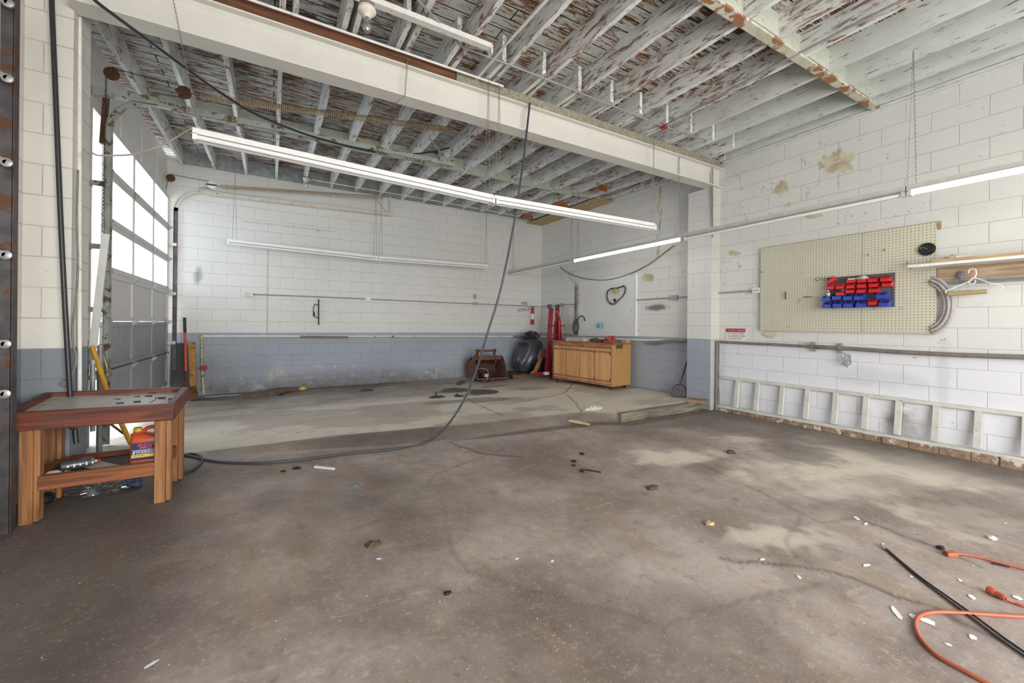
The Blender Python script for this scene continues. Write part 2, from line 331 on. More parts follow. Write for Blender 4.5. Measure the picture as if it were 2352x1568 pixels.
CR=[(XY((1325,862),(1318,880),(1296,903),(1240,915),(1165,928)),.012),(XY((1302,906),(1322,925),(1335,945)),.010),(XY((1660,1285),(1840,1300),(1960,1325),(2060,1370),(2160,1400)),.012),(XY((2160,1400),(2225,1440),(2300,1470)),.02),
 (XY((1960,1185),(2060,1225),(2160,1262),(2250,1300)),.006),(XY((1020,1160),(1030,1250),(1070,1310),(1150,1335),(1290,1375),(1430,1405),(1520,1440)),.012),(XY((1160,1030),(1000,1090),(930,1170),(800,1220)),.006),(XY((1600,1062),(1750,1130),(1880,1200),(1960,1190)),.006),
 (XY((1035,1010),(1100,1040),(1200,1050)),.015),(XY((1000,855),(1090,925),(1160,975)),.006),(XY((1520,1440),(1600,1405),(1700,1380),(1880,1340)),.004),(XY((430,935),(620,925),(800,915)),.008),(XY((1840,1190),(1805,1240),(1830,1280)),.01)]
def fmask(X,Y):
    nz=fbm(X*3,Y*3,5); nn=fbm(X*1.2,Y*2.5,11)
    m=np.zeros_like(X); k=np.zeros_like(X); cr=np.zeros_like(X)
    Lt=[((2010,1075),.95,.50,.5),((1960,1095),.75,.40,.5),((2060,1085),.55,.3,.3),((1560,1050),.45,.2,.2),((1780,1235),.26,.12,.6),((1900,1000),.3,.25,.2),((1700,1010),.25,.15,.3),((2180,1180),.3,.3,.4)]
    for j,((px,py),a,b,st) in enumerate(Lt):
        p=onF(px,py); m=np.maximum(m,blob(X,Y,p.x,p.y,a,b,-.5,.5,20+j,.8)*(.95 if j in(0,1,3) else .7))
    ye=np.interp(X,[-2,.64,2.1,3.65,3.95,6],[4.70,4.65,4.43,4.27,4.03,4.03]); up_=ss(0,.06,Y-ye)
    m=np.maximum(m,up_*(.45+.8*ss(.40,.58,nn))*(1-ss(5.9,7.2,Y)*.75)*(1-.5*ss(2.5,4,X)*(1-ss(5.5,6.5,Y))*0))
    tp=[onF(*q) for q in ((1702,1235),(1828,1213),(1845,1285))]; tri=np.ones_like(X)
    for a_,b_ in ((0,1),(1,2),(2,0)):
        e=(tp[b_].x-tp[a_].x)*(Y-tp[a_].y)-(tp[b_].y-tp[a_].y)*(X-tp[a_].x); sg=(tp[1].x-tp[0].x)*(tp[2].y-tp[0].y)-(tp[1].y-tp[0].y)*(tp[2].x-tp[0].x); tri=tri*ss(-.01,.05,e*(1 if sg>0 else -1)+(nz-.5)*.05)
    m=np.maximum(m,tri)
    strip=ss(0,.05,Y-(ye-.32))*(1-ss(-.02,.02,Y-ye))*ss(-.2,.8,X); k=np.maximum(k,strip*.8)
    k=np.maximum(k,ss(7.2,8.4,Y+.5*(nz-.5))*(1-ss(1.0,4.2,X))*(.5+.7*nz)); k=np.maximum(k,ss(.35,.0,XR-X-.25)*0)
    k=np.maximum(k,(1-ss(.2,1.0,XR-X-.2*nz))*(1-ss(3.9,4.1,Y))*.75); k=np.maximum(k,blob(X,Y,4.4,3.6,1.1,.35,0,.5,40,.6)*.45); k=np.maximum(k,(1-ss(-.60,-.15,X+.35*(nz-.5)))*(1-ss(3.9,4.6,Y))*.85)  # last term paints the shade beside the left wall into the floor colour
    for (px,py),a,b,s_ in (((1045,898),.35,.2,.8),((1110,903),.3,.17,.9),((1130,918),.35,.14,.6),((1060,920),.6,.14,.5),((1130,887),.25,.12,.5),((1840,1040),.35,.35,.5),((900,1170),.8,.5,.35),((1250,1420),.5,.4,.3),((1580,1500),.5,.4,.4),((2230,1170),.5,.6,.4)):
        p=onF(px,py); k=np.maximum(k,blob(X,Y,p.x,p.y,a,b,0,.3,int(px),.5)*s_)
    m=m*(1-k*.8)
    for i,(pl,wd) in enumerate(CR):
        wd=max(wd,.009); pl=wob(pl,5,.012,i); d=segd(X,Y,pl); cr=np.maximum(cr,(1-ss(wd*.15,wd*1.7,d))*(.22 if i in(5,6,7,10,12) else .6)*(.5+fbm(X*6,Y*6,i))); k=np.maximum(k,(1-ss(0,wd*5,d))*.15)
    return m,k,cr
us=np.concatenate([np.arange(-3.0,XR+.3,.022)]); vs=np.concatenate([np.arange(-3.2,.3,.1),np.arange(.3,9.0,.02)])
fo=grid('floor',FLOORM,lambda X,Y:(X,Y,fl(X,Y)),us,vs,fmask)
# block walls ----------------------------------------------------
def blockmat(name,axis,off,split,blueY=None,mort=.25,white=srgb(217,217,213),low=srgb(160,167,179)):
    t=NT(name); w=wear_shade_sep(t); cx=t.n('SeparateXYZ'); t.l(t.co(),cx.inputs[0]); cb=t.n('CombineXYZ')
    t.l(cx.outputs[axis],cb.inputs[0]); t.l(cx.outputs[2],cb.inputs[1])
    mp=t.n('Mapping'); t.l(cb.outputs[0],mp.inputs[0]); mp.inputs['Location'].default_value=(off,-ZP+.2032*10,0)
    br=t.n('TexBrick'); t.l(mp.outputs[0],br.inputs['Vector']); br.inputs['Scale'].default_value=1; br.inputs['Brick Width'].default_value=.4064; br.inputs['Row Height'].default_value=.2032; br.inputs['Mortar Size'].default_value=.0042; br.inputs['Mortar Smooth'].default_value=.6
    br.inputs['Color1'].default_value=(.0,0,0,1); br.inputs['Color2'].default_value=(1,1,1,1)
    n1=t.noise(.9,detail=5); n2=t.noise(38,detail=5,rough=.7); n3=t.noise(5,detail=9,rough=.75); n5=t.noise(3,detail=2)
    wh=t.mix(t.ramp(n1,.3,.7),tuple(x*.93 for x in white),white); lo=t.mix(t.ramp(n1,.35,.65),tuple(x*.9 for x in low),low)
    edge=t.mul(cx.outputs[2],t.mul(t.mul(n3,.5,'SUBTRACT'),.02),'ADD')
    f=t.ramp(edge,ZP-.004,ZP+.004,1)
    if blueY is not None: f=t.mul(f,t.ramp(cx.outputs[1],blueY-.005,blueY+.005))
    c=t.mix(f,wh,lo)
    if blueY is not None: c=t.mix(t.mul(t.ramp(cx.outputs[2],1.0,1.1,1),t.ramp(cx.outputs[1],blueY-.005,blueY+.005,1)),c,srgb(222,223,228))
    c=t.mix(t.mul(t.ramp(br.outputs['Fac'],.15,.9),t.mul(t.ramp(n5,.3,.6),mort)),c,srgb(140,136,130))
    c=t.mix(t.mul(t.ramp(n3,.645,.67),.75),c,srgb(150,146,138)); c=t.mix(t.mul(t.ramp(n2,.68,.74),.6),c,srgb(120,112,100))
    c=t.mix(w[0],c,t.mix(t.ramp(n3,.4,.6),srgb(172,162,134),srgb(212,204,180))); c=t.mix(t.mul(w[1],t.mul(n3,1.45)),c,srgb(82,76,58)); c=t.mix(t.mul(w[2],.9),c,srgb(38,38,40))
    hh=t.mul(t.mul(br.outputs['Fac'],-1.),t.mul(t.mul(n2,.35),t.mul(n3,.4),'ADD'),'ADD')
    t.bump(hh,.6,.01); return t.fin(c,.62)
WB=blockmat('block_wall_back',0,.473+.4064*20,1,mort=.26); WR=blockmat('block_wall_right',1,.1,1,PY0,.24)
WL=blockmat('block_wall_left',1,.15,1,mort=.45,white=srgb(214,211,203),low=srgb(128,134,142)); WLX=blockmat('block_wall_left_x',0,.1,1,mort=.45,white=srgb(214,211,203),low=srgb(128,134,142))
WPX=blockmat('block_pilaster_face',0,.1,1,white=srgb(205,204,196),low=srgb(186,187,180))
def wbmask(X,Z):
    nz=fbm(X*4,Z*4,3); n2=fbm(X*14,Z*14,9); fz=Z-fl(X,np.full_like(X,D)); chip=np.zeros_like(X); g=np.zeros_like(X); k=np.zeros_like(X)
    g=(1-ss(.02,.42,fz+.25*(nz-.5)))*(1-ss(2.2,4.6,X))*.9*ss(.3,.6,nz+.15); g=np.maximum(g,(1-ss(0,.06,fz))*.5)
    g=np.maximum(g,(1-ss(-1.1,.5,X))*(1-ss(.3,1.05,fz))*.5)
    chip=np.maximum(chip,(1-ss(.02,.4,np.abs(fz-.16)))*ss(.58,.64,n2)*(1-ss(3.4,4.4,X))*ss(-.9,-.3,X)*ss(.4,.55,nz))
    for px,py,a,b,s_ in ((455,632,.05,.13,.75),(452,640,.03,.07,.7)):
        p=onY(px,py,D); k=np.maximum(k,blob(X,Z,p.x,p.y if 0 else p.z,a,b,-.1,.6,7,.5)*.55)
    p0=onY(560,508,D);p1=onY(640,516,D);p2=onY(770,533,D); k=np.maximum(k,(1-ss(.003,.014,segd(X,Z,wob([(p0.x,p0.z),(p1.x,p1.z),(p2.x,p2.z)],6,.006,3))))*.35)
    a,b=onY(616,573,D),onY(616,765,D); k=np.maximum(k,(1-ss(.001,.008,np.abs(X-a.x)))*ss(b.z-.02,b.z,Z)*(1-ss(a.z,a.z+.02,Z))*.45)
    return chip,g,k
grid('wall_back',WB,lambda X,Z:(X,np.full_like(X,D),Z),np.arange(XL-.15,XR+.03,.022),np.arange(-.05,4.02,.02),wbmask)
def wrmask(Y,Z):
    nz=fbm(Y*4,Z*4,13); n2=fbm(Y*9,Z*9,19); chip=np.zeros_like(Y); g=np.zeros_like(Y); k=np.zeros_like(Y)
    for px,py,a,b in ((1917,370,.17,.11),(1942,387,.07,.05),(1795,433,.10,.09),(1770,497,.05,.04),(1810,470,.04,.03),(1868,493,.10,.05),(1488,637,.14,.07),(1515,455,.035,.22),(1518,500,.03,.14),(1680,580,.05,.04),(1690,583,.06,.03),(1765,768,.09,.05),(1845,788,.05,.015),(2230,50+620,.02,.02),(1512,575,.03,.12)):
        p=onX(px,py,XR); chip=np.maximum(chip,blob(Y,Z,p.y,p.z,a,b,.1,.1,int(px),.55))
    for px,py,a,b,s_ in ((1505,706,.22,.05,.85),(1322,700,.05,.42,.85),(1322,740,.09,.25,.6),(1600,712,.05,.05,.35),(1612,709,.04,.04,.4),(2165,860,.05,.4,.14),(2010,868,.4,.1,.14),(1515,520,.015,.1,.8),(1510,545,.01,.06,.8)):
        p=onX(px,py,XR); k=np.maximum(k,blob(Y,Z,p.y,p.z,a,b,0,.45,int(px)+3,.45)*s_)
    p=onX(2070,975,XR); g=np.maximum(g,blob(Y,Z,p.y,p.z,.12,.18,0,.6,8,.5)*.7)
    # hairline peeling cracks near the top and on the blue band
    for px,py,a,b in ((1870,400,.7,.35),(1700,480,.4,.5),(1560,840,.6,.25),(1560,640,.5,.45),(1990,500,.5,.12),(1680,640,.3,.5)):
        p=onX(px,py,XR); z=blob(Y,Z,p.y,p.z,a,b,0,.5,int(px)+9,.4); ln=np.abs(fbm(Y*5,Z*5,int(px))-.5); k=np.maximum(k,z*(1-ss(.002,.012,ln))*.4*ss(.5,.62,n2+.05))
    fz=Z-fl(np.full_like(Y,XR),Y); g=np.maximum(g,(1-ss(0,.07,fz+.04*nz))*.75); return chip,g,k
grid('wall_right',WR,lambda Y,Z:(np.full_like(Y,XR),Y,Z),np.concatenate([np.arange(-3.2,.6,.2),np.arange(.6,D+.03,.02)]),np.arange(-.05,4.02,.02),wrmask)
def zero(U,V): return [np.zeros_like(U)]*3
def wallmesh(name,mb,mat,mask=None):
    o=mb.build(name,mat,kind='structure',origin=(0,0,0)); me=o.data; at=me.color_attributes.new('wear_shade','FLOAT_COLOR','POINT')
    at.data.foreach_set('color',np.tile([0,0,0,1.],len(me.vertices)).astype(np.float32)); return o
def gridbox(mb,a,b): mb.box(a,b)
m=MB(); m.box((XR-.2032,PY0,.0),(XR+.01,PY1,2.12+H-.01)); pl=wallmesh('trim_1',m,WPX); pl.data.materials.append(WR)
for f_ in pl.data.polygons:
    if abs(f_.normal.x)>.5: f_.material_index=1
# left wall: pillars, jambs, header over the two bays
m=MB(); ZC=3.98
m.box((-1.95,3.42,-.05),(-1.406,3.935,ZC)); m.box((-1.95,3.93,-.05),(-1.178,4.235,3.765)); m.box((-1.75,4.235,-.05),(XL,5.46,ZC)); m.box((-1.75,8.64,-.05),(XL,D+.3,ZC)); m.box((-1.95,-3.2,3.3),(-1.406,3.42,ZC)); m.box((-1.95,-3.2,-.05),(-1.406,-.6,3.3)); m.box((-1.95,3.2,-.05),(-1.406,3.42,3.3))
wl=wallmesh('wall_left',m,WL); wl.data.materials.append(WLX)
for f_ in wl.data.polygons:
    if abs(f_.normal.y)>.5: f_.material_index=1
m=MB(); m.box((-1.75,5.46,3.32),(XL,8.64,ZC)); 
for y in (6.3,7.15,8.0): m.box((XL,y,3.34),(XL+.006,y+.02,ZC-.05))
m.build('trim_2',plain('header_paint',srgb(214,212,208),.6,var=.05),kind='structure',origin=(0,0,0))
m=MB(); m.box((-1.95,-3.3,-.05),(-.6,-3.2,ZC)); m.box((4.6,-3.3,-.05),(XR+.2,-3.2,ZC)); m.box((-.6,-3.3,3.1),(4.6,-3.2,ZC)); wallmesh('wall_front',m,WLX)  # unseen opening in this wall is added to let light into the room
# ceiling deck
def deckz(Y): return np.where(Y<3.9,3.77+.235,3.77+.235+.1*(Y-3.9)/4.8)
m=MB()
for a,b in ((-3.3,3.9),(3.9,D+.3)):
    za,zb=float(deckz(np.float64(a))),float(deckz(np.float64(b))); m.prism([(-1.95,a,za),(XR+.2,a,za),(XR+.2,a,za+.03),(-1.95,a,za+.03)],(0,0,0)) if 0 else m.add([(-1.95,a,za),(XR+.2,a,za),(XR+.2,b,zb),(-1.95,b,zb),(-1.95,a,za+.03),(XR+.2,a,za+.03),(XR+.2,b,zb+.03),(-1.95,b,zb+.03)],[(0,1,2,3),(4,7,6,5),(0,4,5,1),(1,5,6,2),(2,6,7,3),(3,7,4,0)])
m.build('ceiling',DECK,kind='structure',origin=(0,0,0))
# outside ground
m=MB(); m.box((-40,-30,-.12),(-1.7,40,-.02)); m.box((-1.7,-30,-.12),(12,-3.25,-.02)); m.build('ground',plain('outside_concrete',srgb(200,196,188),.8,var=.1,scale=2),kind='structure',origin=(0,0,0))
# ------------------------------------------------------------ roof timbers
def zj(Y): return 3.77 if Y<3.9 else 3.77+.1*(Y-3.9)/4.8
def joist(y0,y1,x,mat,label,group,h=.235,w=.042):
    m=MB(); za,zb=zj(y0+.001),zj(y1-.001)
    if y0<3.9<y1: za=zb=None
    z0=zj(y0); z1=zj(y1)
    if y1>5: z0=3.77-.1*(3.9-y0)/4.8 if y0<3.9 else z0
    rs=random.Random(int(x*1000)); n=14; vs=[];fs=[]
    for i in range(n+1):
        t_=i/n; y=y0+(y1-y0)*t_; z=z0+(z1-z0)*t_+rs.uniform(-.004,.004); top=deckz(np.float64(y))+0
        for dx,zz in ((-w/2,z),(w/2,z+rs.uniform(-.003,.003)),(w/2,float(top)),(-w/2,float(top))): vs.append((x+dx+rs.uniform(-.002,.002),y,zz))
    for i in range(n):
        for k in range(4): fs.append((i*4+k,i*4+(k+1)%4,(i+1)*4+(k+1)%4,(i+1)*4+k))
    fs+=[(3,2,1,0),(n*4,n*4+1,n*4+2,n*4+3)]; m.add(vs,fs)
    return m.build('roof_joist',mat,label=label,cat='joist',group=group,origin=(x,y0,z0))
BX=[-1.30]+[-.86+.457*k for k in range(0,15)]+[XR-.06]
for i,x in enumerate(BX): joist(3.42 if 0<i<16 else 3.75,D-.001,x,JB,'pale peeling roof joist beyond the steel beam, %s from the left wall'%ORD[i],'roof joists beyond the beam')
FX=[.60+.4545*k for k in range(-4,12)]+[XR-.045]
for i,x in enumerate(FX): joist(-3.1,4.12,x,JC if x>4.4 else JF,'flaking roof joist on the near side of the beam, %s from the left wall'%ORD[i],'roof joists on the near side of the beam')
def blocks(xs,y,mat,grp,lab,h=.2,w=.04,skip=()):
    for i,(a,b) in enumerate(zip(xs,xs[1:])):
        if i in skip: continue
        dy=(.02 if i%2 else -.02); z=zj(y)+.01; m=MB(); m.box((a+.0212,y-w/2+dy,z),(b-.0212,y+w/2+dy,z+h)); m.build('bridging_block',mat,label='%s, %s gap from left'%(lab,ORD[i]),cat='timber block',group=grp)
blocks(BX,6.45,GREENP,'bridging blocks mid bay','bridging block between joists, middle of the far bay')
blocks(FX,1.97,GREENP,'bridging blocks near camera','bridging block between joists, bay nearest the camera')
blocks(BX,D-.06,plain('block_grey',srgb(150,154,152),.8,var=.25,chips=[(srgb(70,60,50),8,(1,1,3),.66,.7)]),'blocks over the back wall','grey filler block between joist ends on top of the back wall',h=.22,w=.05)
# strip under near bridging
m=MB(); m.box((2.0,1.93,3.745),(XR-.01,2.01,3.768)); m.build('ledger_strip',plain('peeling_strip',srgb(196,196,178),.7,var=.2,chips=[(srgb(150,104,74),6,(1,1,1),.5,.54)]),label='flaking cream strip nailed under the near row of bridging blocks',cat='wood strip')
m=MB(); m.box((XR-.05,-3,3.74),(XR-.004,3.8,3.765)); m.build('trim_3',JC,kind='structure')
# ------------------------------------------------------------ steel beam
b0,b1=3.80,3.975; zb0=2.105+H; zb1=2.40+H; yw=(b0+b1)/2
bt=T('steel_beam','long white painted steel I-beam crossing the room under the joists','beam',(-1.08,yw,zb0))
m=MB(); m.box((-1.178,b0,zb0),(XR-.002,b1,zb0+.014)); m.build('bottom_flange',BEAMP,bt)
m=MB(); m.box((-1.178,yw-.006,zb0+.014),(XR-.002,yw+.006,zb1-.014)); m.prism([(-1.178,yw-.006,zb1-.014),(-1.178,yw-.03,zb1-.014),(-1.178,yw-.006,zb1-.04)],(XR+1.173,0,0)); m.build('web',BEAMP,bt)
m=MB(); m.box((-1.178,b0,zb1-.014),(XR-.002,b1,zb1)); m.build('top_flange',BEAMP,bt)
m=MB(); m.box((-1.05,b0+.015,zb1),(1.55,b1-.015,3.769)); m.build('nailer_plank',wood('bare_nailer',srgb(84,52,34),srgb(120,78,52),0,.8,.4),label='bare brown timber plank lying on the left half of the beam',cat='plank')
m=MB(); m.box((1.56,b0+.01,zb1),(XR-.1,b1-.01,3.769)); m.build('nailer_plank',plain('dirty_nailer',srgb(150,146,128),.9,var=.3,scale=30),label='dirty grey timber plank lying on the right half of the beam',cat='plank')
# ------------------------------------------------------------ sectional door (door_1)
DY0,DY1=5.66,8.58; DX=XL+.03; ZD=[3.30-.51*k for k in range(7)]; CS=[5.68,6.64,7.61,8.56]
DW=plain('door_white',srgb(212,211,208),.5,var=.06,chips=[(srgb(150,130,110),9,(1,1,1),.68,.73)]); DG=plain('door_grey',srgb(152,156,160),.5,var=.12,scale=3,chips=[(srgb(112,98,84),5,(1,1,.4),.6,.7)])
dr=bpy.data.objects.new('door_1',None); COL.objects.link(dr); dr.location=(DX,DY0,ZD[-1]); ORG['door_1']=Vector(dr.location); dr['kind']='structure'
for s_ in range(6):
    zt,zbm=ZD[s_],ZD[s_+1]+.006; mt=DW if s_<4 else DG; m=MB()
    m.box((DX-.02,DY0,zt-.055),(DX+.02,DY1,zt)); m.box((DX-.02,DY0,zbm),(DX+.02,DY1,zbm+.055))
    for i,y in enumerate(CS):
        wd=.045; m.box((DX-.0195,y-wd/2 if i else DY0,zbm+.05),(DX+.0195,y+wd/2 if i<3 else DY1,zt-.05))
    for a,b in zip(CS,CS[1:]):   # thin beads
        m.box((DX+.004,a+.022,zbm+.055),(DX+.014,a+.034,zt-.055)); m.box((DX+.004,b-.034,zbm+.055),(DX+.014,b-.022,zt-.055))
    sec=m.build('door_section',mt,dr)
    for a,b in zip(CS,CS[1:]):
        m=MB(); m.box((DX-.003,a+.0226,zbm+.0552),(DX+.003,b-.0226,zt-.0552))
        m.build('window_pane' if s_<3 else 'door_panel',PANE if s_<3 else mt,sec)
for s_ in range(1,6):
    for y in CS:
        m=MB(); z=ZD[s_]; m.box((DX+.02,y-.03,z-.045),(DX+.026,y+.03,z+.045)); m.prism([(DX+.026,y-.012,z-.04),(DX+.07,y-.012,z-.005),(DX+.07,y-.012,z+.015),(DX+.026,y-.012,z+.035)],(0,.024,0)); m.cyl((DX+.055,y-.03,z+.003),(DX+.055,y+.03,z+.003),.009,8); m.build('door_hinge',STEEL,dr)
m=MB()
for z in (ZD[5]+.02,): m.tube([(DX+.04,DY0,z),(DX+.04,DY1,z)],.006,6)
m.build('lock_bar',RUST,dr)
d2=bpy.data.objects.new('door_2',None); COL.objects.link(d2); d2.location=(-1.5,1.3,0); ORG['door_2']=Vector(d2.location); d2['kind']='structure'
for s_ in range(6):
    z=.14+.53*s_; m=MB(); m.box((-1.50,-.62,z),(-1.46,3.22,z+.525))
    m.build('door_section',DW if s_>1 else DG,d2)
# ------------------------------------------------------------ door tracks
def track(y,xe,mat,label,zh0,zh1,far):
    o=T('garage_door_track',label,'door track',(-1.38,y,FL(-1.38,y)),'garage door tracks')
    x0=-1.37; rr=.36; pts=[(x0,y,FL(x0,y)+.01),(x0,y,1.0),(x0,y,2.2),(x0,y,zh0-rr)]+[(x0+rr-rr*math.cos(a),y,zh0-rr+rr*math.sin(a)) for a in [PI/2*k/10 for k in range(1,11)]]
    w_=.028; prof=[(-w_,-.012),(-w_,.014),(w_,.014),(w_,-.012),(w_-.004,-.012),(w_-.004,.010),(-w_+.004,.010),(-w_+.004,-.012)]
    m=MB(); m.sweep(pts[:5] if far else pts,prof,smooth=False); m.build('vertical_rail',TRACKD if far else mat,o)
    if far: m=MB(); m.sweep(pts[3:],prof,smooth=False); m.build('curved_rail',mat,o)
    m=MB(); m.sweep([(x0+rr,y,zh0),(xe,y,zh1)],prof,smooth=False); m.box((x0+rr+.05,y-.02,zh0+.02),(x0+rr+.0501,y,zh0+.03)); m.build('horizontal_rail',mat,o)
    m=MB(); m.bar((x0+rr+.1,y+.035,zh0-.01),(xe,y+.035,zh1-.01),.004,.05); m.bar((x0+rr+.1,y+.05,zh0-.035),(xe,y+.05,zh1-.035),.035,.004); m.build('stiffener_angle',mat,o)
    m=MB(); m.bar((xe-.02,y+.02,zh1-.03),(xe-.02,y+.02,zj(y)+.03),.045,.004,(0,1,0)); m.bar((xe-.35,y+.02,zj(y)-.0),(xe-.05,y+.02,zh1),.02,.004,(0,1,0)); m.build('hanger_bracket',mat,o)
    for z in ([.75,1.35,1.95,2.55] if not far else [.9,1.7,2.5]):
        m=MB(); m.box((x0-.13,y-.03,z),(x0+.02,y-.024,z+.05)); m.box((x0-.13,y-.03,z+.0),(x0-.126,y+.02 if far else y+.06,z+.05)); m.build('wall_bracket',mat,o)
    return o
track(5.40,2.18,TRACK,'chipped grey-green curved door track nearer the camera, beside the garage door',3.46,3.50,0)
track(8.62,2.12,TRACKW,'rusty white curved door track along the back wall',3.44,3.52,1)
def spring(y,x0,x1,z0,z1,label,xp,y1=None,R_=.034):
    y1=y if y1 is None else y1
    o=T('door_spring',label,'spring',(x0,y,z0),'garage door springs'); m=MB(); n=int((x1-x0)/.02); pts=[]
    for i in range(n*8+1):
        a=2*PI*i/8; t_=i/(n*8); pts.append((x0+(x1-x0)*t_,y+(y1-y)*t_+R_*math.cos(a),z0+(z1-z0)*t_+R_*math.sin(a)))
    m.tube(pts,.005,4); m.build('coil',SPR,o)
    m=MB(); m.lathe((x0-.13,y-.014,z0-.0),(0,1,0),[(.055,0),(.062,.003),(.05,.009),(.05,.018),(.062,.024),(.055,.028)],20); m.build('pulley',RUST if y<6 else WHITE,o)
    m=MB(); m.box((x0-.2,y-.02,z0-.012),(x0-.06,y-.016,z0+.012)); m.tube([(x0-.07,y-.018,z0),(x0-.02,y,z0),(x0,y+.02,z0+.02)],.004,6); m.build('pulley_fork',RUST,o)
    zp=z0+.02; m=MB(); m.lathe((xp,y-.014,zp),(0,1,0),[(.05,0),(.058,.004),(.045,.01),(.045,.02),(.058,.026),(.05,.03)],20); m.lathe((xp,y-.02,zp),(0,1,0),[(.018,0),(.018,.04)],10); m.build('wall_pulley',RUST,o)
    for ca_,cb_ in (((xp,y,zp+.055),(x0-.13,y,z0+.055)),((x0-.13,y,z0-.055),(-1.05,y,z0-.075)),((xp-.03,y-.03,zp-.05),(xp-.05,y-.03,1.6 if y<6 else zp-.2))): m=MB(); chainmesh(m,ca_,cb_,.024,.009,.0024); m.build('chain',DARK,o)
    m=MB(); m.tube([(x1,y1,z1),(x1+.06,y1,z1+.01)],.004,6); m.build('end_hook',RUST,o)
p0=onY(460,221,5.30);p1=onY(1030,298,4.85); spring(5.30,p0.x,p1.x,p0.z,p1.z,'long coil spring above the nearer door track, with pulley and chain',-1.33,4.85)
p0=onY(508,428,8.5);p1=onY(878,454,8.36); spring(8.5,p0.x,p1.x,p0.z,p1.z,'long coil spring along the top of the back wall with white pulley',-1.42,8.36,.03)
m=MB(); m.bar((XL+.02,5.4,3.45),(-1.0,5.4,3.48),.05,.07,(0,0,1)); m.build('track_support_bracket',TRACK,label='grey painted bracket joining the nearer track to the pillar top',cat='bracket')
p=onY(240,250,5.5); m=MB(); m.bar(onY(236,330,5.5),onY(244,222,5.5),.04,.05,(0,1,0)); m.build('rusty_bar',RUST,label='short rusty steel bar standing behind the bend of the nearer track',cat='bar')
# foreground track (left edge) with rollers
fo_=T('door_track','dark worn steel door track at the left edge of the photo','door track',onY(8,1225,3.28))
m=MB(); A,B=onY(6,1226,3.28),onY(18,-60,3.28); m.bar(A,B,.045,.012,(0,1,0)); m.bar(A+Vector((.028,.02,0)),B+Vector((.028,.02,0)),.004,.05,(0,1,0)); m.build('rail',TRACKD,fo_)
for py in (5,178,372,585,790,905):
    c_=onY(17-py*.009,py,3.22); m=MB(); m.lathe(c_,(0,1,0),[(.012,-.004),(.024,0),(.024,.012),(.012,.016)],14); m.bar(c_+Vector((-.09,.0,.035)),c_+Vector((.0,.0,.002)),.03,.008,(0,1,0)); m.build('roller',STEEL,fo_)
m=MB(); m.tube(smooth([onY(24,640,3.36),onY(24,760,3.36),onY(27,840,3.36),onY(26,848,3.36)]),.009,8); m.build('rubber_strap',BLACK,label='dark rubber strap hanging beside the foreground door track',cat='strap')
# ------------------------------------------------------------ fluorescent fixtures
def fixture(p,q,lit,n,label,group,hang,mat=FIXW,zt=None):
    p,q=Vector(p),Vector(q); o=T('fluorescent_light',label,'light fixture',p,group); d=(q-p).normalized(); sd=d.cross(Vector((0,0,1)))
    m=MB(); prof=[(.028,-.022),(.028,.022),(-.012,.030),(-.02,.055),(-.024,.055),(-.02,.028),(-.024,.0),(-.02,-.028),(-.024,-.055),(-.02,-.055),(-.012,-.030)]
    if n==1: prof=[(.03,-.03),(.03,.03),(-.01,.03),(-.016,.045),(-.019,.045),(-.016,.028),(-.016,-.028),(-.019,-.045),(-.016,-.045),(-.01,-.03)]
    m.sweep([p,q],prof,smooth=False,upv=(0,0,1)); m.build('housing',mat,o)
    for k in ([-.032,.032] if n==2 else [0]):
        a=p+d*.03+sd*k-Vector((0,0,.042)); b=q-d*.03+sd*k-Vector((0,0,.042)); m=MB(); m.cyl(a,b,.0175,12); m.build('lamp_tube',LIT if lit else TUBE,o)
    for e,s_ in ((p,1),(q,-1)):
        m=MB(); m.bar(e+d*.004*s_-Vector((0,0,.035)),e+d*.03*s_-Vector((0,0,.035)),.05 if n==1 else .11,.062); m.build('end_socket',mat,o)
    for hx in hang:
        a=p+d*hx+Vector((0,0,.03)); tp=Vector(a); tp.z=zt or zj(a.y); m=MB(); chainmesh(m,a+d*.03,tp,.026,.006,.0016)
        chainmesh(m,a-d*.03,tp,.026,.006,.0016); m.build('hanging_chain',CHAIN,o)
    return o
zA=H+1.30
pa=onY(443,300,3.74);pm=onY(1133,455,3.74);pq=onY(1501,518,3.74)
zm=(pa.z+pm.z+pq.z)/3
fixture((pa.x,3.74,pa.z-.01),(pm.x-.005,3.74,pm.z),0,2,'long unlit twin-tube fixture in mid room, left of its row','twin tube fixtures under the beam',(2.38,))
fixture((pm.x+.005,3.74,pm.z),(pq.x,3.74,pq.z),0,2,'long unlit twin-tube fixture in mid room, right of its row','twin tube fixtures under the beam',(.05,2.35))
pa=onY(522,553,8.35);pm=onY(869,592,8.35);pq=onY(1120,611,8.35)
fixture(pa,(pm.x-.005,8.35,pm.z),0,1,'unlit single-tube fixture along the back wall, nearer the garage door','back wall fixtures',(.1,2.4))
fixture((pm.x+.005,8.35,pm.z),pq,0,1,'unlit single-tube fixture along the back wall, farther from the garage door','back wall fixtures',(.04,2.36))
XF=4.95; ys=[8.62,6.19,3.77,1.43,-1.0]; zf=[onX(p_[0],p_[1],XF).z for p_ in ((1170,624),(1318,597),(1570,541),(2080,437))]; zfm=sum(zf)/4
for i in range(4):
    z0,z1=zfm,zfm
    fixture((XF,ys[i]-.005,zfm),(XF,ys[i+1]+.005,zfm),i in(1,3),1,['unlit tube fixture in the far right corner, end of the right-hand row','lit tube fixture above the wooden cabinet in the right-hand row','unlit tube fixture between the two lit ones in the right-hand row','lit tube fixture at the right edge above the large pegboard'][i],'fixtures along the right wall',((.15,2.35),(.12,2.33),(),(.03,2.3))[i],FIXG)
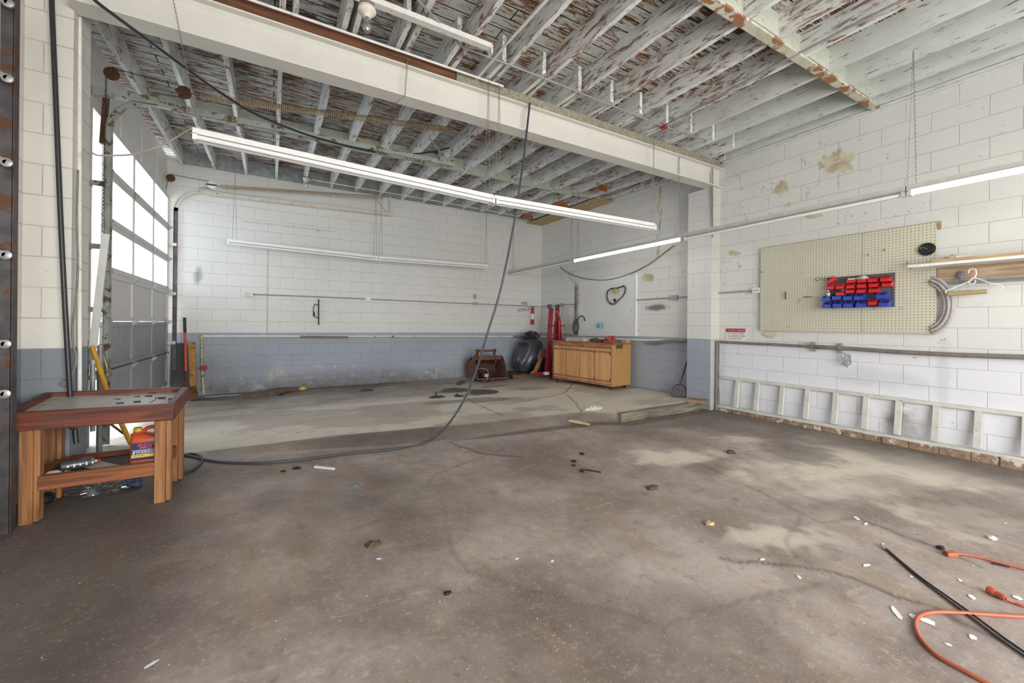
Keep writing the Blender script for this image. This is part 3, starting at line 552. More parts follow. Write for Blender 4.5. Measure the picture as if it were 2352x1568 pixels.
# added fixtures, out of view behind the camera, to light the near bay
for i,(x,y) in enumerate(((0.6,-1.4),(3.2,-1.4))): fixture((x-1.2,y,3.0),(x+1.2,y,3.0),1,2,'added lit twin tube fixture, unseen behind the camera, %s of the pair'%('left','right')[i],'added fixtures behind the camera',(.2,2.2))
# ------------------------------------------------------------ bulbs
def bulb(px,py,Y,label,s=1.,hgt=.1):
    c_=onY(px,py,Y); o=T('bare_bulb',label,'light bulb',c_,'bare bulbs'); m=MB(); m.lathe(c_,(0,0,-1),[(.055*s,-.02*s),(.06*s,0),(.052*s,.012*s),(.03*s,.03*s),(.022*s,.045*s)],20); m.build('lamp_holder',PORC,o)
    m=MB(); m.lathe(c_,(0,0,-1),[(.013*s,.045*s),(.014*s,.06*s),(.03*s,.095*s),(.031*s,.115*s),(.02*s,.137*s),(.004*s,.142*s)],20); m.build('bulb',BULB,o)
    m=MB(); m.cyl(c_+Vector((0,0,.02*s)),c_+Vector((0,0,.045*s)),.05*s,14); m.build('ceiling_box',STEEL,o)
bulb(843,26,2.9,'clear bare bulb in a cream holder near the top of the photo'); bulb(785,192,5.0,'clear bare bulb behind the steel beam'); bulb(703,412,8.2,'bare bulb holder under the joists at the back wall')
# ------------------------------------------------------------ ceiling conduits and channel
def pipe(name,label,pts,r,mat,cat='pipe',n=8,sm=0,group=None):
    m=MB(); m.tube(smooth(pts,sm) if sm else pts,r,n); return m.build(name,mat,label=label,cat=cat,group=group)
z_=3.75
pipe('conduit','thin pale conduit under the near joists running to the right pilaster',[onZ(960,0,z_)]+[onZ(px,py,z_) for px,py in ((1065,110),(1200,160),(1525,290))]+[onZ(1622,322,z_),onX(1628,340,XR-.23),onX(1636,520,XR-.22)],.009,CONDP)
m=MB(); c_=onZ(1525,290,z_); m.box(c_-Vector((.03,.03,.03)),c_+Vector((.03,.03,.015))); m.build('junction_box',REDM,label='small red junction box on the ceiling conduit',cat='electrical box')
pipe('conduit','pale conduit between two near joists, running up to the red box',[c_,onZ(1780,150,z_),onZ(2092,-10,z_)],.010,CONDP)
pipe('conduit','white conduit lying on the beam top in the left half',[(-.9,3.745,3.735),(.6,3.745,3.735),(2.05,3.745,3.735)],.011,PIPEW)
def chan(a,b,label):
    o=T('steel_channel',label,'channel',a); m=MB(); m.sweep([a,b],[(-.012,-.03),(-.012,.03),(.03,.03),(.03,.026),(-.008,.026),(-.008,-.026),(.03,-.026),(.03,-.03)],smooth=False,upv=(0,0,1)); m.build('rail',PIPEW,o)
    m=MB(); e=Vector(b); m.box(e-Vector((.01,.035,.06)),e+Vector((.004,.035,.02))); m.build('end_plate',PIPEW,o)
a,b=onZ(800,-10,3.72),onZ(1130,108,3.72); y_=(a.y+b.y)/2; chan((a.x,y_,3.72),(b.x,y_,3.72),'cream steel channel hung under the near joists, left of centre')
pipe('conduit','white pipe sloping up a joist near the steel channel',[onZ(1083,195,3.75),onZ(1160,105,3.74),onZ(1260,-5,3.74)],.012,PIPEW)
pipe('conduit','thin white conduit under the joist ends along the back wall',[onY(712,412,8.2),onY(800,427,8.2),onY(1000,461,8.2),onY(1195,497,8.2)],.008,PIPEW)
# chain over beam
m=MB(); a=onY(936,135,3.79); b=onY(930,220,3.79); chainmesh(m,a,b,.03,.008,.002); chainmesh(m,b,onY(905,238,3.79),.03,.008,.002); m.build('loose_chain',CHAIN,label='short loose chain hanging over the face of the beam',cat='chain')
for px0,py0,px1,py1,Y,lb in ((397,-5,455,290,3.74,'thin hanging chain at the upper left in front of the beam'),):
    m=MB(); chainmesh(m,onY(px0,py0,Y),onY(px1,py1,Y),.022,.006,.0018); m.build('hanging_chain',CHAIN,label=lb,cat='chain')
# ------------------------------------------------------------ cables & hoses
pipe('black_cable','thick black cable sagging across below the beam at upper left',[onY(px,py,Y) for px,py,Y in ((205,-25,3.70),(217,0,3.72),(310,70,3.74),(428,158,4.1),(520,222,4.4),(600,268,4.7),(733,318,5.1),(881,352,5.5),(983,350,5.8),(1060,330,6.0),(1125,302,6.2))],.011,HOSE,'cable',8,5)
hp=[onY(px,py,Y) for px,py,Y in ((1217,236,3.77),(1210,300,3.775),(1202,370,3.79),(1183,500,3.835),(1160,620,3.86),(1143,690,3.89),(1118,770,3.93),(1094,850,4.0),(1062,925,4.07),(1022,982,4.13))]
hp+=[onF(px,py,.014) for px,py in ((975,1018),(900,1031),(800,1041),(700,1054),(620,1062),(560,1063),(500,1060),(455,1051),(430,1046),(405,1044))]
ho=T('air_hose','long black air hose hanging from the beam and trailing over the floor','hose',hp[-1]); m=MB(); m.tube(smooth(hp,7),.0115,10); m.build('hose',HOSEG,ho)
m=MB(); m.tube(smooth([onF(px,py,.013) for px,py in ((400,1050),(440,1042),(463,1050),(462,1062),(445,1078),(420,1088),(395,1092))],6),.011,8); m.build('hose_loop',HOSE,ho)
pipe('black_hose','thick black hose hanging straight down the left pillar',[onY(px,py,3.89) for px,py in ((118,-20),(121,60),(127,200),(133,350),(140,520),(149,700),(158,860),(166,985))],.014,HOSE,'hose',10,5)
gc=T('grey_cord','thin grey power cord with plug hanging on the pillar conduit','cord',onY(178,400,3.93)); m=MB(); m.tube(smooth([onY(px,py,3.90) for px,py in ((179,390),(178,430),(176,505),(179,600),(176,670),(167,745),(168,790),(174,812),(173,840),(160,868),(152,876))],5),.006,8); m.build('cord',plain('cord_grey',srgb(120,116,108),.5),gc)
m=MB(); m.bar(onY(154,874,3.90),onY(143,886,3.90),.02,.03); m.build('plug',plain('plug',srgb(110,106,96),.5),gc)
m=MB(); m.tube([onY(183,-20,4.02),onY(183,915,4.02)],.012,10); m.build('conduit',PIPEW,label='white conduit running down the left pillar',cat='pipe')
m=MB(); m.tube(smooth([onY(px,py,3.95) for px,py in ((190,358),(196,348),(210,350),(222,356),(250,357),(300,355),(340,345),(380,330),(430,300),(450,293)) ],5),.006,8); m.build('lamp_wire',plain('wire_beige',srgb(156,146,128),.5),label='thin beige wire sagging from the pillar to the mid-room fixture',cat='wire')
m=MB(); m.tube(smooth([onY(172,985,3.7),onY(173,1000,3.7),onY(175,1018,3.7)],4),.014,8); m.build('hose_end',BLACK,label='black hose tip below the table, beside the pillar',cat='hose')
# ------------------------------------------------------------ things by the door jamb
p=onF(240,1010); 
m=MB(); a=onY(243,537,5.0); b=onY(213,800,5.0); m.bar(a,b,.05,.02,(0,1,0)); m.bar(b,onY(208,905,5.0),.03,.02,(0,1,0)); m.build('white_board',WHITE,label='narrow white board leaning against the near door track',cat='board')
m=MB(); m.tube([onY(211,795,4.85),onY(248,905,4.9),onF(300,1018,.02)],.02,10); m.build('yellow_pole',YEL,label='yellow pole leaning behind the table beside the door track',cat='pole')
m=MB(); m.tube([onY(236,960,5.1),onY(283,995,5.3)],.01,8); m.build('thin_stick',DKW,label='thin grey stick under the door beside the yellow pole',cat='stick')
m=MB(); q=onY(228,1030,5.05); m.tube([(q.x,q.y,FL(q.x,q.y)),(q.x,q.y,1.05)],.022,10); m.build('steel_post',plain('post_grey',srgb(140,142,144),.5,.3),label='grey steel pipe post standing at the near door jamb',cat='post')
o=T('wall_pipe','short grey pipe with fittings at the pillar behind the table','pipe',onY(212,905,4.5)); m=MB(); m.tube([onY(213,830,4.5),onY(213,990,4.5)],.016,10); m.build('pipe',CONDP,o)
m=MB(); m.cyl(onY(213,872,4.5),onY(213,862,4.5),.024,10); m.cyl(onY(213,836,4.5),onY(213,826,4.5),.024,10); m.build('pipe_collar',CONDP,o)
o=T('brass_tap','dirty brass valve with handle on the near door track','valve',onY(238,840,5.1)); m=MB(); m.tube(smooth([onY(232,790,5.1),onY(236,815,5.1),onY(243,835,5.1),onY(246,850,5.1)]),.016,8); m.lathe(onY(246,852,5.1),(0,0,-1),[(.02,0),(.035,.03),(.03,.05)],12); m.build('valve_body',plain('brass_dirty',srgb(130,118,92),.5,.5,var=.3),o)
m=MB(); m.bar(onY(234,796,5.08),onY(247,794,5.08),.02,.02); m.build('valve_handle',RUST,o)
# shovel, board, post near back left
sh=T('shovel','shovel with red handle and black grip leaning on the back wall','shovel',onY(425,905,8.3)); a,b=onY(424,729,8.5),onY(427,852,8.42)
m=MB(); m.tube([a.lerp(b,.27),b],.018,10); m.build('handle',plain('shovel_red',srgb(206,70,52),.4,var=.15),sh)
m=MB(); m.tube([a,a.lerp(b,.28)],.021,10); m.build('grip',BLACK,sh)
m=MB(); m.tube(smooth([b,onY(427,880,8.38),onY(433,890,8.32)],4),.014,8); e=onY(440,898,8.25); m.prism([e+Vector((-.11,0,.05)),e+Vector((.05,0,.08)),e+Vector((.09,-.05,-.03)),e+Vector((.06,-.15,-.14)),e+Vector((-.06,-.15,-.13))],(0,.006,.006)); m.build('blade',RUST,sh)
m=MB(); a=onY(392,788,8.66); b=onY(432,903,8.66); m.prism([(a.x,8.6,.05),(b.x,8.6,.05),(b.x-.03,8.66,a.z-.03),(b.x-.06,8.66,a.z),(a.x+.03,8.66,a.z),(a.x,8.66,a.z-.04)],(0,.02,0)); m.build('rubber_mat',BLACK,label='black sheet panel standing against the back wall behind the shovel',cat='panel')
m=MB(); a,b=onY(440,785,8.55),onY(446,905,8.45); m.bar((b.x,b.y,FL(0,8.5)),a,.085,.05,(0,1,0)); m.build('painted_post',YPOST,label='yellow and green worn timber post leaning beside the shovel',cat='post')
# PVC / air pipe along back and right walls
o=T('air_pipe','white air line running low along the back wall with a drop at its left','pipe',onY(463,900,8.62)); y_=8.64
m=MB(); zz=onY(463,772,y_).z; m.tube([onY(463,772,y_),onY(760,772,y_),onY(1000,772,y_),onY(1235,773,y_)],.017,10); m.build('pipe_run',PIPEW,o)
m=MB(); a=onY(463,772,y_); b=onY(468,903,y_-.03); m.tube([a,onY(464,840,y_),b],.016,10); m.lathe(a,(0,-1,0),[(.026,-.025),(.026,.025)],12); m.build('drop_pipe',plain('drop_pipe',srgb(196,190,150),.5,var=.2,chips=[(srgb(120,104,70),10,(1,1,1),.55,.6)]),o)
for px in (510,605,700,790,905,1010,1095,1176):
    m=MB(); c_=onY(px,772,y_); m.cyl(c_-Vector((.02,0,0)),c_+Vector((.02,0,0)),.023,10); m.build('pipe_clip',PIPEW,o)
c_=onY(468,845,y_-.03); m=MB(); m.lathe(c_,(0,-1,0),[(.045,0),(.05,.01),(.045,.03)],12); m.build('red_valve_wheel',plain('valve_red',srgb(150,36,36),.5),o)
m=MB(); m.tube([onY(690,773,y_-.02),onY(800,774,y_-.02)],.02,8); m.tube([onY(900,773,y_-.02),onY(905,773,y_-.02)],.02,8); m.tube([onY(1178,773,y_-.02),onY(1215,773,y_-.02)],.026,8); m.build('pipe_lagging',PIPEG,o,label='brown-grey foam lagging')
xp=XR-.05
o=T('air_pipe','grey and white air line low along the right wall above the cabinet','pipe',onX(1290,773,xp))
m=MB(); m.tube([onX(px,py,xp) for px,py in ((1243,773),(1400,778),(1490,781),(1579,780))],.017,10); m.build('pipe_run',PIPEW,o)
m=MB(); m.tube(smooth([onX(px,py,xp-.03) for px,py in ((1488,787),(1510,788),(1530,783),(1579,782))],4),.026,10); m.build('pipe_lagging',PIPEG,o)
o=T('air_pipe','brown-grey insulated pipe along the right wall under the large pegboard','pipe',onX(1652,785,xp))
pr=[(1648,784.5),(1700,787.5),(1780,791),(1870,796),(1960,801),(2060,808),(2200,815),(2352,820)]
m=MB(); m.tube([onX(px,py,xp) for px,py in pr],.018,10); m.tube([onX(px,py,xp) for px,py in pr[3:]],.023,10); e=onX(2352,820,xp); m.tube([e,(e.x,-2,e.z)],.023,10); m.build('pipe_run',PIPEG,o)
for px,py in ((1868,796),(1930,799.5)):
    m=MB(); c_=onX(px,py,xp); m.cyl(c_-Vector((0,.015,0)),c_+Vector((0,.015,0)),.029,12); m.box(c_+Vector((.0,-.01,-.06)),c_+Vector((.04,.01,.06))); m.build('pipe_clamp',STEEL,o)
c_=onX(1886,797,xp-.01); m=MB(); m.cyl(c_-Vector((0,.05,0)),c_+Vector((0,.05,0)),.025,10); m.cyl(c_,c_-Vector((.06,0,-.01)),.012,8); m.bar(c_+Vector((-.06,-.04,.01)),c_+Vector((-.06,.04,.01)),.012,.012); m.build('valve',plain('valve_brass',srgb(136,120,92),.5,.4),o)
m=MB(); c_=onX(1944,818,xp-.02); m.lump(c_-Vector((0,0,.045)),.012,.045,.07,5,.55,16,3.5); m.build('plastic_bag',PLASTIC,label='small clear plastic bag hung from the pipe on the right wall',cat='bag')
# vertical pipes at right pilaster corner
for i,px in enumerate((1646,1651)):
    m=MB(); a=onY(px,782,PY0-.03-.02*i); m.tube([(a.x,a.y,a.z),(a.x,a.y,FL(a.x,a.y))],.013,8); a2=Vector((a.x,a.y,.0)); m.cyl((a.x,a.y,FL(a.x,a.y)),(a.x,a.y,.35),.018,8); m.build('vertical_pipe',PIPEG,label='grey vertical pipe in the pilaster corner, %s of two'%('left','right')[i],cat='pipe',group='vertical pipes at the right pilaster')
m=MB(); m.tube([onX(1637,330,XR-.22),onX(1637,545,XR-.22)],.01,8); m.build('conduit',CONDP,label='thin conduit down the front of the right pilaster',cat='pipe')
# ------------------------------------------------------------ wall conduits and boxes
def cbox(px,py,w,h,name,label,wall='Y',outlets=0,mat=STEEL):
    c_=onY(px,py,D-.02) if wall=='Y' else onX(px,py,XR-.02); o=T(name,label,'outlet box',c_); m=MB()
    if wall=='Y': m.box(c_-Vector((w/2,.02,h/2)),c_+Vector((w/2,.018,h/2)))
    else: m.box(c_-Vector((.02,w/2,h/2)),c_+Vector((.018,w/2,h/2)))
    m.build('box',mat,o)
    for k in range(outlets):
        s_=(-1 if k==0 else 1)*w*.22; m=MB()
        if wall=='Y': m.lathe(c_+Vector((s_,-.02,0)),(0,-1,0),[(h*.26,0),(h*.26,.004)],12)
        else: m.lathe(c_+Vector((-.02,s_,0)),(-1,0,0),[(h*.26,0),(h*.26,.004)],12)
        m.build('socket',plain('socket_ivory',srgb(190,184,168),.4),o)
cbox(571,675,.13,.07,'outlet_box','grey outlet box at the left end of the back wall conduit','Y',2); cbox(845,686.5,.11,.06,'outlet_box','grey outlet box midway on the back wall conduit','Y',2); cbox(1092,697,.10,.07,'junction_box','grey box where the vertical conduit meets the back wall conduit','Y')
pipe('conduit','grey conduit running across the back wall',[onY(px,py,D-.02) for px,py in ((578,675.5),(700,680),(845,686.5),(1040,695.5),(1092,697.5),(1238,704))],.010,CONDP)
pipe('conduit','thin vertical conduit dropping to the box on the back wall',[onY(1090,618,D-.02),onY(1091,690,D-.02)],.008,PIPEW)
m=MB(); a=onY(1091,681,D-.04); m.box(a-Vector((.025,.02,.05)),a+Vector((.025,.02,.05))); m.build('switch_plug',STEEL,label='grey plug block just above the box on the back wall conduit',cat='plug')
pipe('conduit','grey conduit on the right wall behind the engine hoist',[onX(px,py,XR-.02) for px,py in ((1243,704),(1290,700),(1318,698.5))],.010,CONDP); cbox(1290,700,.12,.07,'outlet_box','grey outlet box above the engine hoist','X',2)
pipe('conduit','grey conduit on the right wall between small pegboard and pilaster',[onX(px,py,XR-.02) for px,py in ((1462,688.5),(1548,683),(1581,681))],.010,CONDP); cbox(1548,683,.15,.075,'outlet_box','grey double outlet box right of the small pegboard','X',2)
pipe('conduit','grey conduit on the right wall left of the large pegboard',[onX(px,py,XR-.02) for px,py in ((1650,673),(1695,669.5),(1732,668))],.010,CONDP); cbox(1738,667,.11,.075,'outlet_box','white double outlet touching the large pegboard','X',2,SIGNW)
# coiled hose/rod on back wall
o=T('wall_hose','looped black hose with dark rod hanging on the back wall','hose',onY(731,745,8.66)); m=MB(); m.tube([onY(732,687,8.66),onY(732,746,8.66)],.011,8); m.build('rod',DARK,o)
m=MB(); m.tube(smooth([onY(px,py,8.65) for px,py in ((731,702),(724,698),(721,706),(720,718),(721,726),(728,729),(732,731))],5),.007,6); m.cyl(onY(721,716,8.64),onY(722,726,8.64),.014,8); m.build('loop',BLACK,o)
# stencil lettering on back wall : a pale patch with the words
st_=T('stencil_lettering','black stencil lettering reading FIRE EXTINGUISHER on the back wall','sign',onY(1215,718,D-.0012))
a=onY(1197,701,D-.0012); text('FIRE',.13,a,(PI/2,R(-2),0),INKB,'lettering_top',st_,.0008,.8)
a=onY(1190,716.5,D-.0012); text('EXTINGUISHER',.115,a,(PI/2,R(-8),0),INKB,'lettering_bottom',st_,.0008,.62)
# fire extinguisher
c_=onY(1223,745,8.655); o=T('fire_extinguisher','small red fire extinguisher with white label hung on the back wall','fire extinguisher',c_); g=(onY(1223,712,8.655).z-c_.z); r_=.042
m=MB(); m.lathe(c_,(0,0,1),[(r_*.85,0),(r_,.015),(r_,g*.85),(r_*.8,g*.95),(r_*.4,g*1.03),(r_*.35,g*1.1)],18); m.build('cylinder',plain('ext_red',srgb(190,24,30),.3,var=.1),o)
m=MB(); m.lathe(c_,(0,0,1),[(r_+.001,g*.36),(r_+.001,g*.74)],18); m.build('label_band',SIGNW,o)
m=MB(); m.bar(c_+Vector((-.02,-.0,g*1.14)),c_+Vector((.07,-.0,g*1.08)),.018,.014); m.bar(c_+Vector((-.02,-.0,g*1.2)),c_+Vector((.06,-.0,g*1.26)),.018,.008); m.build('valve_handle',BLACK,o)
# ------------------------------------------------------------ cabinet
FRc=Vector((5.30,5.50,0)); FLc=Vector((5.10,7.03,0)); dv=(FLc-FRc).normalized(); nv=Vector((dv.y,-dv.x,0)); W=(FLc-FRc).length; DEP=.54; zc0=.17; zc1=.925
def cb(u,v,z): return FRc+dv*u+nv*v+Vector((0,0,z))
def cbx(mb,u0,u1,v0,v1,z0,z1): return mb.add([cb(u0,v0,z0),cb(u1,v0,z0),cb(u1,v1,z0),cb(u0,v1,z0),cb(u0,v0,z1),cb(u1,v0,z1),cb(u1,v1,z1),cb(u0,v1,z1)],[(0,3,2,1),(4,5,6,7),(0,1,5,4),(1,2,6,5),(2,3,7,6),(3,0,4,7)])
ca=T('wooden_cabinet','honey-coloured wooden base cabinet with four doors on casters','cabinet',cb(W/2,DEP/2,zc0-.05))
m=MB(); cbx(m,.02,W,0.02,DEP,zc0,zc1); m.build('body',CABW,ca)
m=MB(); cbx(m,0,.019,0.0,DEP,zc0,zc1); m.build('side_panel',CABS,ca)
m=MB(); cbx(m,-.02,W+.01,-.01,DEP,zc1,zc1+.028); m.build('worktop',wood('cab_top',srgb(120,78,48),srgb(170,120,78),1,.5,.6),ca)
m=MB(); cbx(m,.019,W,0,.02,zc1-.07,zc1); cbx(m,.019,W,0,.02,zc0,zc0+.04)
for u in (.0195,W/2-.02,W-.02): cbx(m,u,u+.03,0,.02,zc0+.04,zc1-.07)
m.build('face_frame',CABT,ca)
for k in range(4):
    u0=.045+k*(W-.07)/4; u1=u0+(W-.07)/4-.018; m=MB(); cbx(m,u0,u1,-.014,.001,zc0+.045,zc1-.08); d_=m.build('door',CABW,ca)
    m=MB(); cbx(m,u0,u1,-.018,-.013,zc1-.155,zc1-.115); m.build('door_batten',CABT,d_); m=MB(); cbx(m,u0,u1,-.018,-.013,zc0+.07,zc0+.105); m.build('door_batten',CABT,d_)
    if k in(0,1):
        m=MB()
        for z in (zc0+.12,zc1-.16): m.cyl(cb(u0-.006,-.012,z-.03),cb(u0-.006,-.012,z+.03),.009,8)
        m.build('hinge',DARK,d_)
for u,v in ((.08,.06),(W-.08,.06),(.08,DEP-.08),(W-.08,DEP-.08)):
    q=cb(u,v,0); z0=FL(q.x,q.y); m=MB(); m.cyl(q+Vector((-.012,0,z0+.025)),q+Vector((.012,0,z0+.025)),.025,12); m.bar(q+Vector((0,0,z0+.04)),q+Vector((0,0,zc0)),.025,.03,(0,1,0)); m.build('caster',DARK,ca)
m=MB()
for k in range(2): cbx(m,-.004,0,.13+k*.10,.135+k*.1,zc1-.17,zc1)
cbx(m,-.0015,0,.1,.3,zc1-.07,zc1-.001); m.build('oil_stain',plain('oil',srgb(96,74,44),.5),ca)
zt=zc1+.029
o=T('bench_vise','small red bench vise on the right end of the cabinet top','vise',cb(.13,.1,zt)); m=MB(); cbx(m,.06,.22,.05,.2,zt,zt+.03); cbx(m,.08,.2,.02,.07,zt+.03,zt+.12); cbx(m,.08,.2,.12,.19,zt+.03,zt+.13); m.build('body',plain('vise_red',srgb(168,76,76),.5,var=.2),o)
m=MB(); m.cyl(cb(.14,-.06,zt+.055),cb(.14,.14,zt+.055),.013,8); m.cyl(cb(.09,-.05,zt+.055),cb(.19,-.05,zt+.055),.005,6); m.build('screw_handle',DARK,o)
m=MB(); m.add([cb(u,v,z) for u,v,z in ((.75,.12,zt),(1.3,.1,zt),(1.35,.42,zt),(.8,.4,zt),(.78,.14,zt+.06),(1.27,.13,zt+.06),(1.3,.4,zt+.065),(.84,.38,zt+.065))],[(0,3,2,1),(4,5,6,7),(0,1,5,4),(1,2,6,5),(2,3,7,6),(3,0,4,7)])
for k in range(16): cbx(m,.8+k*.03,.806+k*.03,.104,.14,zt+.008,zt+.066)
m.build('louvred_panel',plain('light_diffuser',srgb(196,190,180),.6,var=.1),label='pale ribbed plastic panel lying on the left of the cabinet top',cat='panel')
o=T('cabinet_clutter','small dark green toolbox-like lump on the cabinet top left of the vise','tool',cb(.55,.2,zt)); m=MB(); m.lump(cb(.58,.2,zt+.03),.06,.12,.045,3,.5,10,flat=-.03); m.build('lump',plain('green_tool',srgb(70,84,76),.6),o)
for k,(u,v,s_,mm,lb) in enumerate(((.40,.15,.05,REDC,'small red and black part on the cabinet top next to the vise'),(.33,.28,.045,PAPER,'crumpled pale rag behind the vise on the cabinet'),(1.42,.2,.05,TARPP,'pink rag at the left end of the cabinet top'),(.68,.3,.04,LTAN,'tan box end on the cabinet top behind the green tool'))):
    m=MB(); m.lump(cb(u,v,zt+s_*.5),s_,s_*1.5,s_*.7,k+9,.45,8,flat=-s_*.5); m.build(('machine_part','rag','rag','small_box')[k],mm,label=lb,cat=('part','rag','rag','box')[k])
m=MB(); cbx(m,.0,.12,.42,.52,zt,zt+.05); m.build('wood_offcut',WOODY,label='light wood offcut on the cabinet corner by the wall',cat='wood')
# ------------------------------------------------------------ engine hoist
YH=7.55
ho=T('engine_hoist','folded red engine hoist standing left of the cabinet','engine hoist',onY(1268,862,YH))
def hb(name,pts,w,h,mat=REDM,par=None):
    m=MB()
    for p,q in zip(pts,pts[1:]): m.bar(p,q,w,h,(0,1,0))
    return m.build(name,mat,par or ho)
hb('leg',[onY(1256,860,YH-.1),onY(1266,708,YH+.05)],.075,.075); hb('leg',[onY(1282,846,YH+.15),onY(1280,708,YH+.25)],.075,.075)
hb('mast',[onY(1271,856,YH+.1),onY(1277,738,YH+.12)],.06,.06); hb('boom',[onY(1284,725,YH-.02),onY(1288,800,YH+.05)],.05,.06); hb('brace',[onY(1262,858,YH),onY(1275,770,YH)],.04,.04)
hb('cross_bar',[onY(1259,748,YH-.05),onY(1294,748,YH+.2)],.03,.035,RUST); hb('base_arm',[onY(1232,858,YH-.2),onY(1271,859,YH-.05)],.07,.075)
for px,yy in ((1262,YH+.0),(1280,YH+.2)):
    c_=onY(px,704,yy); m=MB(); m.lathe(c_-Vector((0,.02,0)),(.3,1,0),[(.05,0),(.055,.01),(.055,.03),(.05,.04)],16); m.build('wheel',DARK,ho)
m=MB(); m.tube(smooth([onY(px,py,YH-.05) for px,py in ((1268,722),(1280,715),(1287,730),(1292,748),(1293,762),(1290,770))],4),.007,6); m.build('strap',LTAN,ho)
m=MB(); m.cyl(onY(1285,735,YH-.04),onY(1284,790,YH),.025,10); m.build('hydraulic_ram',plain('ram',srgb(190,30,36),.3),ho)
for px,py in ((1266,866),): m=MB(); c_=onY(px,py,YH-.1); m.lathe((c_.x,c_.y-.015,FL(c_.x,c_.y)+.03),(0,1,0),[(.03,0),(.03,.03)],12); m.build('caster',RUST,ho)
m=MB(); m.box(onY(1253,861,YH-.25),onY(1256,853,YH-.15)); m.build('label_plate',SIGNW,ho)
# ------------------------------------------------------------ tarp-covered machine on pallet
YT=8.15
pt=T('wooden_pallet','low wooden pallet under the covered machine','pallet',onF(1210,866))
q=onF(1210,862); zq=FL(q.x,q.y)
A_=onY(1168,860,8.05); B_=onY(1262,860,8.05)
for k in range(3):
    m=MB(); y=7.85+k*.32; m.box((A_.x+.0,y,zq),(B_.x,y+.07,zq+.08)); m.build('stringer',DKW,pt)
for k in range(5):
    m=MB(); x=A_.x+(B_.x-A_.x)*k/5; m.box((x,7.83,zq+.081),(x+.11,8.6,zq+.1)); m.build('deck_board',DKW,pt)
mc=T('covered_machine','machine draped with a crumpled grey tarp beside the engine hoist','machine',(onY(1218,850,YT).x,YT,zq+.1)); cx=mc.location.x
m=MB(); m.box((cx-.05,YT-.2,zq+.1),(cx+.3,YT+.2,zq+.45)); m.cyl((cx+.05,YT-.28,zq+.2),(cx+.05,YT+.1,zq+.2),.09,14); m.cyl((cx+.2,YT-.26,zq+.25),(cx+.2,YT+.1,zq+.25),.07,14); m.build('engine_block',DARK,mc)
hh=onY(1215,765,YT).z-zq
from mathutils import noise as mn
def drape(mb,cx,cy,prof,seed,fold=.10,n=44,ex=1.,nf=7.,yf=.8):
    vs=[];fs=[]; m_=len(prof)
    for i,(r_,z,ox) in enumerate(prof):
        for j in range(n):
            a=2*PI*j/n; k=1+fold*(i/m_)*math.sin(nf*a+seed+i*.25)+.22*mn.noise(Vector((math.cos(a)*1.5,math.sin(a)*1.5,i*.35+seed)))
            vs.append((cx+ox+r_*k*math.cos(a)*ex,cy+r_*k*math.sin(a)*yf,z+.03*mn.noise(Vector((j*.4,i*.5,seed)))))
    for i in range(m_-1):
        for j in range(n): fs.append((i*n+j,(i+1)*n+j,(i+1)*n+(j+1)%n,i*n+(j+1)%n))
    fs.append(list(range(n))); mb.add(vs,fs,True)
m=MB(); Z=zq+.1; drape(m,cx-.02,YT,[(.05,Z+hh*.80,.08),(.14,Z+hh*.78,.07),(.22,Z+hh*.70,.05),(.28,Z+hh*.6,.02),(.31,Z+hh*.48,-.02),(.31,Z+hh*.36,-.08),(.27,Z+hh*.24,-.15),(.22,Z+hh*.13,-.19),(.15,Z+hh*.03,-.2)],3); m.build('tarp',TARP,mc)
m=MB(); drape(m,cx+.17,YT-.05,[(.03,Z+hh*.62,0),(.14,Z+hh*.58,0),(.20,Z+hh*.48,0),(.22,Z+hh*.38,0),(.22,Z+hh*.32,.02)],8,.15); m.build('pink_cloth',TARPP,mc,label='dusty pink cloth flap')
m=MB(); m.lump((cx+.03,YT,Z+hh*.84),.17,.13,.10,4,.7,16,3.); m.build('crumpled_top',plain('tarp_dark',srgb(56,52,56),.35,var=.5,scale=14,chips=[(srgb(180,168,150),7,(1,1,1),.58,.62)]),mc)
m=MB(); m.lump((cx-.20,YT-.03,Z+hh*.64),.12,.1,.06,14,.7,12,3.); m.build('tarp_fold',TARP,mc)
m=MB(); m.bar((cx+.10,YT-.30,Z+.36),(cx-.10,YT-.34,Z+.02),.09,.03,(0,1,0)); m.lump((cx-.11,YT-.33,Z+.02),.09,.05,.05,2,.3,8); m.build('tan_arm',plain('tan_arm',srgb(168,124,72),.6,var=.3),mc)
# ------------------------------------------------------------ rusty loader bucket
YB=8.05; a=onY(1086,868,YB); b=onY(1155,868,YB); zt=onY(1120,822,YB).z; zf=FL(3.6,YB)+.04
bk=T('loader_bucket','rusty brown loader bucket with hitch frame on the floor by the back wall','bucket',((a.x+b.x)/2,YB,zf-.04))
prof=[(YB-.24,zf+.02),(YB+.0,zf),(YB+.22,zf+.02),(YB+.34,zf+.12),(YB+.36,zf+.28),(YB+.12,zt)]
m=MB(); pv=[Vector((a.x,y,z)) for y,z in prof]; n=len(pv); vs=pv+[p+Vector((b.x-a.x,0,0)) for p in pv]+[p+Vector((0,.012,.012)) for p in pv]+[p+Vector((b.x-a.x,.012,.012)) for p in pv]
m.add(vs,[(i,i+1,n+i+1,n+i) for i in range(n-1)]+[(2*n+i,3*n+i,3*n+i+1,2*n+i+1) for i in range(n-1)]); m.build('shell',plain('rust_inside_shaded',srgb(88,64,52),.85,.2,var=.4,scale=8),bk)  # rust darkened so the shade of the bucket's hollow is in its colour
for x in (a.x,b.x-.012):
    m=MB(); m.prism([(x,YB-.24,zf+.01)]+[(x,y,z) for y,z in prof[1:]]+[(x,YB-.0,zt+.03),(x,YB-.1,zt-.1)],(.012,0,0)); m.build('side_plate',RUSTL,bk)
m=MB(); m.bar((a.x,YB+.08,zt),(b.x,YB+.08,zt),.04,.09); m.build('top_lip',RUSTL,bk)
